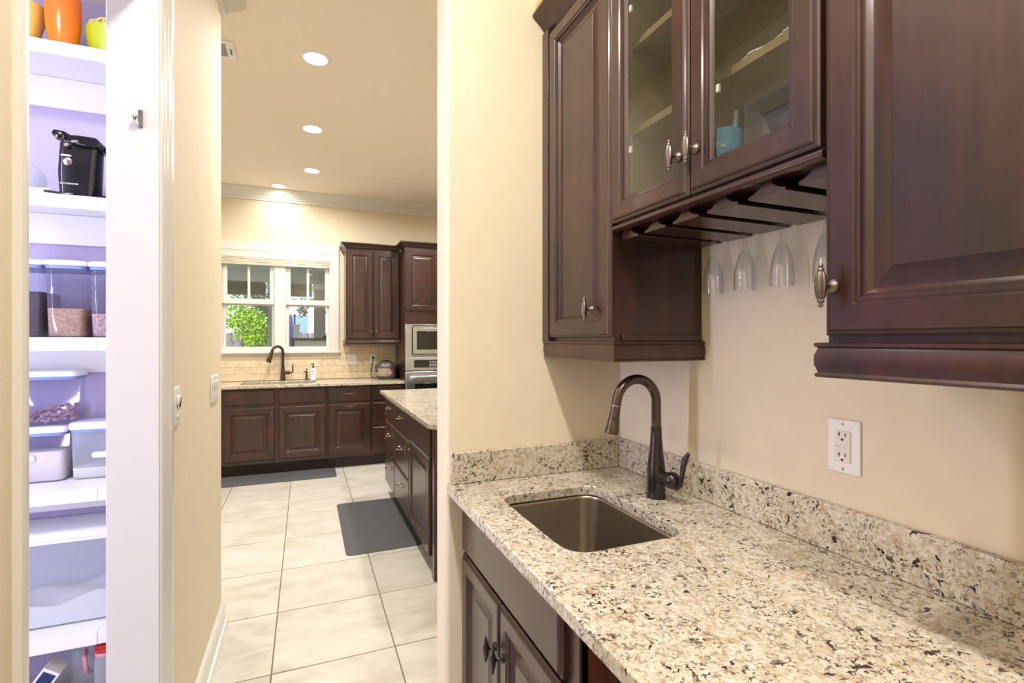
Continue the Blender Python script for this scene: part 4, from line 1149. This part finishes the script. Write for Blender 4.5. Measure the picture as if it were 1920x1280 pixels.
def rbox(x0, y0, z0, x1, y1, z1, r, mat, name, parent, taper=0.0, n=5):
    rings = [[Vector((a, b, z0)) for a, b in rrect(x0+taper, y0+taper, x1-taper, y1-taper, r, n)], [Vector((a, b, z1)) for a, b in rrect(x0, y0, x1, y1, r, n)]]
    return obj(name, MB().loft(rings), mat, parent, angle=50)
def lidded_box(name, label, cat, x0, x1, y0, y1, z0, z1, lid_h, fill_mat, fill_h, group, r=0.022, taper=0.004, label_tag=False, body_mat='clear_plastic', heap=0.0):
    t = thing(name, label, cat, ((x0+x1)/2, (y0+y1)/2, z0), group)
    zl = z1 - lid_h
    i = 0.004
    rings = []
    for ins, z in ((taper+0.006, z0), (taper, z0+0.006), (0.0, zl-0.004)):
        rings.append([Vector((a, b, z)) for a, b in rrect(x0+i+ins, y0+i+ins, x1-i-ins, y1-i-ins, r, 5)])
    obj('tub', MB().loft(rings, True, False), body_mat, t, angle=50)
    obj('gasket', MB().loft([[Vector((a, b, z)) for a, b in rrect(x0+0.001, y0+0.001, x1-0.001, y1-0.001, r, 5)] for z in (zl-0.012, zl)]), 'gasket_blue', t)
    rings = [[Vector((a, b, z)) for a, b in rrect(x0-0.003+q, y0-0.003+q, x1+0.003-q, y1+0.003-q, r, 5)] for z, q in ((zl, 0.001), (zl+0.004, 0), (z1-0.006, 0), (z1-0.001, 0.006), (z1, 0.012))]
    obj('lid', MB().loft(rings), 'lid_white', t, angle=50)
    if fill_mat:
        rings = []
        for ins, z in ((taper+0.009, z0+0.003), (taper+0.003, z0+0.01), (0.003, z0+fill_h)):
            rings.append([Vector((a, b, z + (heap*math.sin(a*31)*math.cos(b*23) if z > z0+0.02 else 0))) for a, b in rrect(x0+i+ins, y0+i+ins, x1-i-ins, y1-i-ins, r*0.9, 5)])
        obj('contents', MB().loft(rings), fill_mat, t, angle=50)
    if label_tag:
        xm = x0 + label_tag
        obj('name_tag', MB().prism(rrect(xm-0.055, z0+0.085, xm+0.055, z0+0.108, 0.011, 5), 'y', y0+0.0035, y0+0.001), 'white_plastic', t)
    return t
e = 0.0006
z3, z4, z5 = 1.379+e, 0.812+e, 0.270+e
g = 'tall grain canisters on the middle pantry shelf'
lidded_box('grain_canister', 'tall clear canister half full of tan grain, middle of three', 'canister', -0.897, -0.772, 2.366, 2.566, z3, 1.669, 0.020, 'grain_tan', 0.108, g, heap=0.002)
lidded_box('grain_canister', 'tall clear canister with pinkish grain next to the door jamb', 'canister', -0.764, -0.640, 2.366, 2.566, z3, 1.669, 0.020, 'grain_pink', 0.090, g, heap=0.002)
lidded_box('grain_canister', 'tall clear canister with dark seeds at the left door edge', 'canister', -1.030, -0.905, 2.385, 2.585, z3, 1.669, 0.020, 'grain_dark', 0.170, g, heap=0.002)
g = 'lidded storage boxes on the fourth pantry shelf'
lidded_box('storage_box', 'clear box of white flour with a white tag, underneath the pasta box', 'storage box', -1.100, -0.876, 2.500, 2.622, z4, 1.033, 0.026, 'flour', 0.120, g, label_tag=0.075)
lidded_box('storage_box', 'clear dusty box with a white tag on the right of the flour box', 'storage box', -0.868, -0.640, 2.500, 2.622, z4, 1.043, 0.030, 'flour', 0.045, g, label_tag=0.130, body_mat='cloudy_plastic')
pb = lidded_box('storage_box', 'clear lidded box of curly pasta stacked on the flour box', 'storage box', -1.090, -0.842, 2.500, 2.622, 1.033+e, 1.252, 0.026, None, 0, g)
m = MB(); random.seed(3)
for k in range(150):
    x = random.uniform(-1.07, -0.862); y = random.uniform(2.518, 2.604)
    z = 1.048 + random.uniform(0, 0.030 + 0.035*math.exp(-((x+0.905)/0.06)**2))
    d = Vector((random.uniform(-1,1), random.uniform(-1,1), random.uniform(-0.6,0.6))).normalized()*0.011
    q = Vector((random.uniform(-1,1), random.uniform(-1,1), random.uniform(0,1)))*0.005
    c = Vector((x,y,z))
    m.tube([c-d, c+q, c+d], 0.0042, 5)
o = obj('pasta', m, 'pasta', pb); o['kind'] = 'stuff'

b = lidded_box('storage_bin', 'large translucent bin of white sugar on the lowest pantry shelf', 'storage bin', -1.30, -0.655, 2.430, 2.635, z5, 0.640, 0.034, None, 0, None, r=0.03, taper=0.012, body_mat='cloudy_plastic')
for o_ in b.children:
    if o_.name.startswith('gasket'): o_.data.materials[0] = MAT['lid_white']
n = 24
rows = []
for j in range(7):
    y = 2.446 + j*0.029
    rows.append([Vector((-1.275 + i*(0.605/n), y, 0.335 + 0.055*(i/n)**1.5 + 0.012*math.sin(i*0.7 + j))) for i in range(n+1)])
m = MB(); vs = [p for r_ in rows for p in r_]; nn = n+1
base = [Vector((p.x, p.y, z5+0.008)) for p in vs]
fs = [(j*nn+i, j*nn+i+1, (j+1)*nn+i+1, (j+1)*nn+i) for j in range(6) for i in range(n)]
K = len(vs)
fs += [tuple(K+q for q in f[::-1]) for f in fs]
edge = [i for i in range(nn)] + [j*nn+n for j in range(1,7)] + [6*nn+i for i in range(n-1,-1,-1)] + [j*nn for j in range(5,0,-1)]
fs += [(edge[i], edge[(i+1) % len(edge)], K+edge[(i+1) % len(edge)], K+edge[i]) for i in range(len(edge))]
obj('contents', m.add(vs + base, fs), 'sugar', b)

# top shelf: tumbler and bowls
z1 = 2.471 + e
def vessel(name, label, cat, x, y, z, prof, mat):
    inner = [(r-0.003, h) for r, h in prof[::-1]]
    inner = [(max(r, 0.001), max(h, 0.004)) for r, h in inner]
    o = thing(name, label, cat, (x, y, z))
    obj('wall', MB().lathe([(0.001,0)] + prof + inner + [(0.001,0.004)], (x,y,z), (0,0,1), 40, caps=False), mat, o, angle=50)
    return o
vessel('tumbler', 'tall glossy orange plastic tumbler on the top pantry shelf', 'tumbler', -0.851, 2.412, z1, [(0.041,0),(0.046,0.03),(0.052,0.08),(0.055,0.13),(0.055,0.17),(0.053,0.20)], 'orange_plastic')
vessel('plastic_cup', 'flared pale yellow plastic cup left of the orange tumbler', 'cup', -0.982, 2.440, z1, [(0.036,0),(0.052,0.05),(0.064,0.10),(0.071,0.15)], 'yellow_plastic')
gb = vessel('bowl', 'lime green plastic bowl of snacks on the top pantry shelf', 'bowl', -0.697, 2.458, z1, [(0.076,0),(0.088,0.03),(0.096,0.07),(0.100,0.107)], 'green_plastic')
random.seed(9)
for k in range(9):
    a = PI + PI*k/8; r = 0.064
    c = Vector((-0.697 + r*math.cos(a), 2.458 + r*math.sin(a), z1+0.120+0.006*math.sin(k*2.1)))
    rr = 0.022
    nrm = Vector((random.uniform(-.5,.5), random.uniform(-1,-.6), random.uniform(.0,.3))).normalized()
    u = nrm.orthogonal().normalized(); w = nrm.cross(u)
    o = obj('snack_ring', MB().tube([c + u*rr*math.cos(2*PI*i/14) + w*rr*math.sin(2*PI*i/14) for i in range(14)], 0.0055, 7), 'cream_snack', None)
    tag(o, 'curled pale yellow ring heaped in the lime green bowl', 'ring', 'rings heaped in the green bowl')

# can opener
z2 = 1.909 + e
x0, x1, yf = -0.852, -0.748, 2.372
co = thing('can_opener', 'glossy black electric can opener standing on the pantry shelf', 'can opener', ((x0+x1)/2, 2.42, z2))
def sec(z, a, b, f, d): return [Vector((p, q, z2+z)) for p, q in rrect(a, f, b, d, 0.016, 5)]
body = obj('body', MB().loft([sec(0,x0+0.004,x1-0.004,yf,2.475), sec(0.01,x0,x1,yf-0.003,2.480), sec(0.09,x0-0.006,x1+0.004,yf,2.478), sec(0.17,x0-0.004,x1+0.008,yf+0.006,2.472), sec(0.205,x0-0.002,x1+0.010,yf+0.008,2.470)]), 'black_plastic', co, angle=50)
obj('top_housing', MB().prism([(x0-0.012,0.215+z2),(x0+0.02,0.200+z2),(x1-0.02,0.190+z2),(x1+0.022,0.192+z2),(x1+0.026,0.212+z2),(x1+0.012,0.226+z2),(x0+0.060,0.228+z2),(x0+0.040,0.226+z2),(x0+0.020,0.238+z2),(x0-0.010,0.240+z2),(x0-0.017,0.228+z2)], 'y', yf-0.012, 2.470), 'black_plastic', co, 0.004)
obj('cutter_lever', MB().lathe([(0.014,0),(0.016,0.006),(0.012,0.012),(0.004,0.014)], (x0+0.010, yf-0.012, z2+0.214), (0,-1,0), 18), 'black_plastic', co)
obj('lever_ring', MB().tube([(x0+0.010+0.013*math.cos(a*PI/9), yf-0.022, z2+0.212+0.010*math.sin(a*PI/9)) for a in range(19)], 0.0016, 6), 'nickel', co)
obj('cutting_wheel', MB().lathe([(0.007,0),(0.008,0.004),(0.004,0.008),(0.001,0.009)], (x0+0.027, yf-0.008, z2+0.188), (0,-1,0), 14), 'nickel', co)
obj('magnet', MB().box(x0+0.044, yf-0.020, z2+0.196, x0+0.066, yf-0.011, z2+0.206), 'nickel', co, 0.002)
obj('knife_slot', MB().box(x0+0.008, yf-0.004, z2+0.148, x0+0.038, yf+0.006, z2+0.153), 'white_plastic', co, 0.001)
obj('emblem', MB().lathe([(0.014,0),(0.014,0.002),(0.011,0.003),(0.001,0.0035)], (x0+0.028, yf+0.001, z2+0.128), (0,-1,0), 20), 'nickel', co)
text_mesh('lettering', 'BLACK&DECKER', 0.0075, 'white_plastic', co, Matrix.Translation((x0+0.034, yf-0.0040, z2+0.045)) @ Matrix.Rotation(PI/2, 4, 'X'))
# grey box beside it
gx = thing('appliance_box', 'grey upright box behind the can opener at the jamb edge', 'box', (-0.69, 2.48, z2))
obj('body', MB().box(-0.722, 2.42, z2, -0.62, 2.56, z2+0.215), 'grey_plastic', gx, 0.006)
obj('base', MB().box(-0.735, 2.372, z2, -0.62, 2.418, z2+0.012), 'black_plastic', gx, 0.002)
obj('red_label', MB().box(-0.716, 2.4165, z2+0.014, -0.67, 2.4195, z2+0.034), 'red_plastic', gx)
# clear bowl lid lying on its side and white cord
cl = obj('plastic_lid', MB().lathe([(0.001,0.030),(0.035,0.026),(0.058,0.010),(0.066,0.0),(0.070,0.0),(0.070,0.002),(0.060,0.013),(0.036,0.029),(0.001,0.033)], (-0.985, 2.445, z2+0.068), (0.45,-0.85,0.25), 36, caps=False), 'cloudy_plastic', None)
tag(cl, 'clear plastic bowl lid tipped at the left edge of the can opener shelf', 'bowl')
wc = thing('extension_cord', 'white coiled power cord lying left of the can opener', 'cord', (-0.92, 2.385, z2))
pts = []
for k in range(40):
    a = k*0.42
    pts.append((-0.945 + (0.045+0.0004*k)*math.cos(a), 2.400 + 0.016*math.sin(a), z2 + 0.006 + 0.0006*k + 0.004*math.sin(a*2)))
obj('cable', MB().tube(pts, 0.0032, 7), 'white_plastic', wc)
bc = obj('cable_sleeve', MB().tube([(-0.896,2.385,z2+0.014),(-0.870,2.368,z2+0.009),(-0.84,2.360,z2+0.005),(-0.80,2.356,z2+0.005)], 0.0045, 8), 'black_plastic', wc)

# lower things on the pantry floor
jg = thing('jug', 'white plastic jug with a red handle under the lowest pantry shelf', 'jug', (-0.80, 2.50, 0))
rings = [[Vector((a, b, z)) for a, b in rrect(-0.80-w, 2.50-w*0.8, -0.80+w, 2.50+w*0.8, w*0.5, 5)] for z, w in ((0,0.050),(0.006,0.056),(0.13,0.056),(0.155,0.045),(0.170,0.022),(0.178,0.020))]
obj('jug_body', MB().loft(rings), 'cloudy_plastic', jg, angle=60)
obj('cap', MB().lathe([(0.026,0.178),(0.027,0.18),(0.027,0.205),(0.024,0.208),(0.001,0.209)], (-0.80,2.50,0), (0,0,1), 20), 'red_plastic', jg)
obj('handle', MB().tube([(-0.800,2.462,0.150),(-0.79,2.425,0.146),(-0.785,2.416,0.120),(-0.785,2.428,0.085),(-0.79,2.456,0.070)], 0.008, 10), 'pink_plastic', jg)
bt = thing('bottle', 'clear bottle with a screwed red cap under the lowest pantry shelf', 'bottle', (-0.715, 2.40, 0))
obj('bottle_body', MB().lathe([(0.001,0),(0.034,0),(0.036,0.004),(0.036,0.135),(0.033,0.148),(0.031,0.156)], (-0.715,2.40,0), (0,0,1), 24), 'cloudy_plastic', bt, angle=50)
for k in range(3):
    obj('cap_ring', MB().lathe([(0.033,0.157+k*0.017),(0.035,0.159+k*0.017),(0.035,0.169+k*0.017),(0.032,0.172+k*0.017)], (-0.715,2.40,0), (0,0,1), 24), ('pink_plastic','red_plastic','red_plastic')[k], bt)
bg = thing('snack_box', 'white and navy printed carton leaning under the lowest pantry shelf', 'box', (-0.86, 2.42, 0))
mtx = Matrix.Translation((-0.970, 2.385, 0.0)) @ Matrix.Rotation(math.radians(35), 4, 'Y')
obj('carton', MB().box(-0.03, 0, 0.02, 0.03, 0.08, 0.165).xf(mtx), 'white_plastic', bg, 0.002)
obj('navy_panel', MB().prism([(-0.022,0.09),(0.022,0.115),(0.022,0.155),(-0.022,0.155)], 'y', -0.0012, 0.0005).xf(mtx), 'navy_print', bg)
obj('tan_panel', MB().prism([(-0.022,0.03),(0.022,0.03),(0.022,0.105),(-0.022,0.080)], 'y', -0.0012, 0.0005).xf(mtx), 'tan_print', bg)

# ------------------------------------------------------------------ back porch and garden
gr = struct('floor_porch', MB().box(-3.0, 6.42, -0.10, 4.5, 9.7, 0.0), 'stucco')
o = obj('ground', MB().box(-18, 9.7, -0.25, 18, 30, -0.06), 'lawn', None); o['kind'] = 'structure'
struct('ceiling_porch', MB().box(-3.0, 6.42, 2.50, 4.5, 9.75, 2.56), 'porch_grey')
struct('trim_4', MB().box(-3.0, 9.30, 2.34, 4.5, 9.46, 2.50), 'porch_white', 0.004, 'white porch beam seen through the upper window panes')
for k, (x, w, l) in enumerate(((0.228, 0.185, 'wide grey porch post behind the right window sash'), (-0.545, 0.07, 'narrow grey porch post behind the window mullion'))):
    t = thing('porch_post', l, 'post', (x, 9.38, 0), 'porch posts')
    obj('shaft', MB().box(x-w/2, 9.38-w/2, 0.0, x+w/2, 9.38+w/2, 2.34), 'porch_post', t, 0.006)
    obj('capital', MB().box(x-w/2-0.02, 9.38-w/2-0.02, 2.24, x+w/2+0.02, 9.38+w/2+0.02, 2.335), 'porch_white', t, 0.006)
for xa, xb, l in ((-1.75, -0.62, 'rolled porch blind behind the left window sash'), (-0.48, 0.10, 'rolled porch blind behind the right window sash'), (0.36, 1.6, 'rolled porch blind right of the wide porch post')):
    t = thing('porch_blind', l, 'blind', ((xa+xb)/2, 9.38, 2.1), 'rolled porch blinds')
    for k in range(5):
        obj('fold', MB().box(xa, 9.34+0.008*(k%2), 2.115+k*0.044, xb, 9.41, 2.115+k*0.044+0.040), 'bamboo_dark', t, 0.008)
fl = thing('porch_light', 'flush porch ceiling lamp seen through the top right pane', 'lamp', (0.22, 8.2, 2.5))
obj('base_plate', MB().box(0.12, 8.10, 2.475, 0.42, 8.30, 2.4995), 'black_matte', fl, 0.004)
obj('diffuser', MB().box(0.13, 8.11, 2.440, 0.41, 8.29, 2.474), 'porch_white', fl, 0.008)
bar = thing('outdoor_bar', 'pale stucco outdoor bar with a dark slab top on the porch', 'bar counter', (0.9, 8.85, 0))
obj('body', MB().box(-0.17, 8.62, 0, 1.9, 9.10, 1.36), 'stucco', bar, 0.006)
obj('end_trim', MB().box(-0.20, 8.61, 0, -0.171, 9.11, 1.36), 'bar_slab', bar)
obj('slab', MB().box(-0.22, 8.57, 1.362, 1.95, 9.16, 1.40), 'bar_slab', bar, 0.006)
gk = thing('work_glove', 'dark crumpled glove lying on the outdoor bar top', 'glove', (0.31, 8.8, 1.40))
obj('palm', MB().ball((0.30,8.80,1.420), 0.028, 10, (1.6,1.2,0.7)), 'black_matte', gk)
for k in range(4):
    obj('finger', MB().tube([(0.315+0.006*k,8.79+0.01*k,1.424),(0.345+0.008*k,8.78+0.014*k,1.436+0.004*k),(0.372+0.004*k,8.78+0.016*k,1.432+0.010*k)], [0.009,0.008,0.005], 7), 'black_matte', gk)
ch = thing('stone_pillar', 'square pale stone pillar with a vent pipe behind the bar', 'pillar', (-0.15, 9.9, -0.06))
obj('pillar_body', MB().box(-0.20, 9.90, -0.06, -0.10, 10.00, 1.62), 'stucco', ch, 0.006)
obj('cap', MB().box(-0.215, 9.885, 1.62, -0.085, 10.015, 1.65), 'porch_white', ch, 0.006)
obj('pipe', MB().lathe([(0.015,1.65),(0.015,1.80),(0.024,1.805),(0.024,1.83),(0.001,1.84)], (-0.185,9.95,0), (0,0,1), 14), 'bar_slab', ch)
um = thing('closed_umbrella', 'closed navy patio umbrella in front of the white house', 'umbrella', (-0.285, 11.2, -0.06))
obj('canopy', MB().lathe([(0.03,0.9),(0.085,1.0),(0.080,1.40),(0.060,1.65),(0.036,1.82),(0.008,1.90)], (-0.285,11.2,0), (0,0,1), 16, flute=0.22), 'umbrella_navy', um, angle=40)
obj('pole', MB().lathe([(0.02,-0.06),(0.02,0.95)], (-0.285,11.2,0), (0,0,1), 10), 'bark', um)

# fence of upright boards
fn = thing('garden_fence', 'weathered grey upright board fence behind the green shrub', 'fence', (-1.0, 12.8, -0.06))
bm_ = None
x = -3.6; k = 0; random.seed(5)
while x < 2.6:
    w = 0.135; h = 1.60
    if bm_ is None:
        t = obj('board', MB().prism([(-w/2,0),(w/2,0),(w/2,h-0.03),(w/2-0.03,h),(-w/2+0.03,h),(-w/2,h-0.03)], 'y', -0.010, 0.010), 'grey_fence', fn)
        t.data.transform(Matrix.Translation(fn.location)); bm_ = t.data
    else:
        t = bpy.data.objects.new('board', bm_); COL.objects.link(t); t.parent = fn
    t.location = Vector((x, 12.8 + random.uniform(-0.006, 0.006), -0.06 + random.uniform(-0.02, 0.02))) - fn.location
    x += 0.145; k += 1
for z in (0.35, 1.25):
    obj('rail', MB().box(-3.7, 12.815, z, 2.7, 12.855, z+0.09), 'grey_fence', fn)

# neighbouring white house with lap siding
hs = thing('neighbour_house', 'white clapboard house beyond the garden fence', 'house', (1.2, 17.5, -0.06))
obj('wall', MB().box(-1.6, 17.0, -0.06, 6.0, 22.0, 3.2), 'siding_white', hs)
for k in range(17):
    z = 0.0 + k*0.19
    obj('siding_board', MB().prism([(16.999,z),(16.965,z),(16.985,z+0.185),(16.999,z+0.185)], 'x', -1.6, 6.0), 'siding_white', hs)
obj('roof', MB().prism([(16.6,3.1),(19.5,5.0),(22.4,3.1),(22.4,3.25),(19.5,5.15),(16.6,3.25)], 'x', -2.0, 6.4), 'roof_grey', hs)
obj('fascia', MB().box(-2.0, 16.56, 3.02, 6.4, 16.60, 3.25), 'porch_white', hs)
for x in (-0.55, 0.75):
    f_ = obj('window', MB().prism([(x,0.9),(x+0.7,0.9),(x+0.7,2.2),(x,2.2)], 'y', 16.94, 16.985, [[(x+0.08,0.98),(x+0.62,0.98),(x+0.62,2.12),(x+0.08,2.12)]]), 'porch_white', hs)
    obj('pane', MB().box(x+0.08, 16.955, 0.98, x+0.62, 16.965, 2.12), 'label_blue', f_)
sd = thing('neighbour_shed', 'low grey-roofed shed behind the fence at the left window edge', 'shed', (-4.0, 15.5, -0.06))
obj('wall', MB().box(-5.6, 15.2, -0.06, -2.2, 17.0, 1.9), 'roof_grey', sd)
obj('roof_edge', MB().box(-5.8, 15.0, 1.9, -2.0, 17.2, 1.98), 'porch_white', sd)
obj('corner_board', MB().box(-3.0, 15.16, -0.06, -2.88, 15.199, 1.9), 'porch_white', sd)

# foliage
def leaf_cloud(name, blobs, n, size, mat, parent, seed):
    rnd = random.Random(seed); m = MB()
    for k in range(n):
        c, r = blobs[k % len(blobs)]
        while True:
            p = Vector((rnd.uniform(-1,1), rnd.uniform(-1,1), rnd.uniform(-1,1)))
            if 0.35 < p.length < 1: break
        p = Vector(c) + Vector((p.x*r[0], p.y*r[1], p.z*r[2]))
        d = Vector((rnd.uniform(-1,1), rnd.uniform(-1,1), rnd.uniform(-0.9,0.4))).normalized()
        s = d.cross(Vector((rnd.uniform(-1,1), rnd.uniform(-1,1), rnd.uniform(-1,1)))).normalized()
        q = size*rnd.uniform(0.7, 1.3)
        up = d.cross(s)*q*0.12
        m.add([p, p + d*q*0.5 + s*q*0.28 + up, p + d*q, p + d*q*0.5 - s*q*0.28 + up], [(0,1,2), (0,2,3)])
    o = obj(name, m, mat, parent); o['kind'] = 'stuff'
    return o
sb = thing('garden_shrub', 'bright lime green shrub behind the left window sash', 'shrub', (-1.25, 11.2, -0.06))
leaf_cloud('leaves', [((-1.42,11.2,1.86),(0.55,0.40,0.24)), ((-1.02,11.1,1.66),(0.34,0.36,0.34)), ((-0.84,11.0,1.15),(0.20,0.30,0.60)), ((-0.90,11.0,1.40),(0.24,0.30,0.40))], 4200, 0.062, 'leaf_bright', sb, 1)
for k in range(7):
    a = k*0.9
    obj('stem', MB().tube([(-1.25+0.06*math.cos(a),11.2+0.06*math.sin(a),-0.06),(-1.35+0.25*math.cos(a),11.2+0.2*math.sin(a),0.7),(-1.5+0.6*math.cos(a),11.2+0.3*math.sin(a),1.6)], [0.03,0.022,0.008], 6), 'bark', sb)
tr = thing('garden_tree', 'dark leafy tree behind the lime shrub', 'tree', (-1.35, 14.2, -0.06))
leaf_cloud('leaves', [((-1.25,14.2,2.3),(0.5,0.5,0.4)), ((-0.98,14.0,1.95),(0.24,0.4,0.5))], 1500, 0.085, 'leaf_dark', tr, 2)
obj('trunk', MB().tube([(-1.35,14.2,-0.06),(-1.32,14.2,1.2),(-1.2,14.2,2.6)], [0.09,0.07,0.03], 8), 'bark', tr)
tr = thing('garden_tree', 'sparse dark branch hanging before the white house', 'tree', (0.85, 14.6, -0.06))
leaf_cloud('leaves', [((0.10,14.6,2.38),(0.42,0.3,0.14)), ((-0.08,14.6,2.16),(0.12,0.12,0.16))], 260, 0.085, 'leaf_dark', tr, 4)
obj('trunk', MB().tube([(0.85,14.6,-0.06),(0.82,14.6,1.4),(0.55,14.6,2.1),(0.0,14.6,2.36)], [0.06,0.05,0.03,0.012], 8), 'bark', tr)
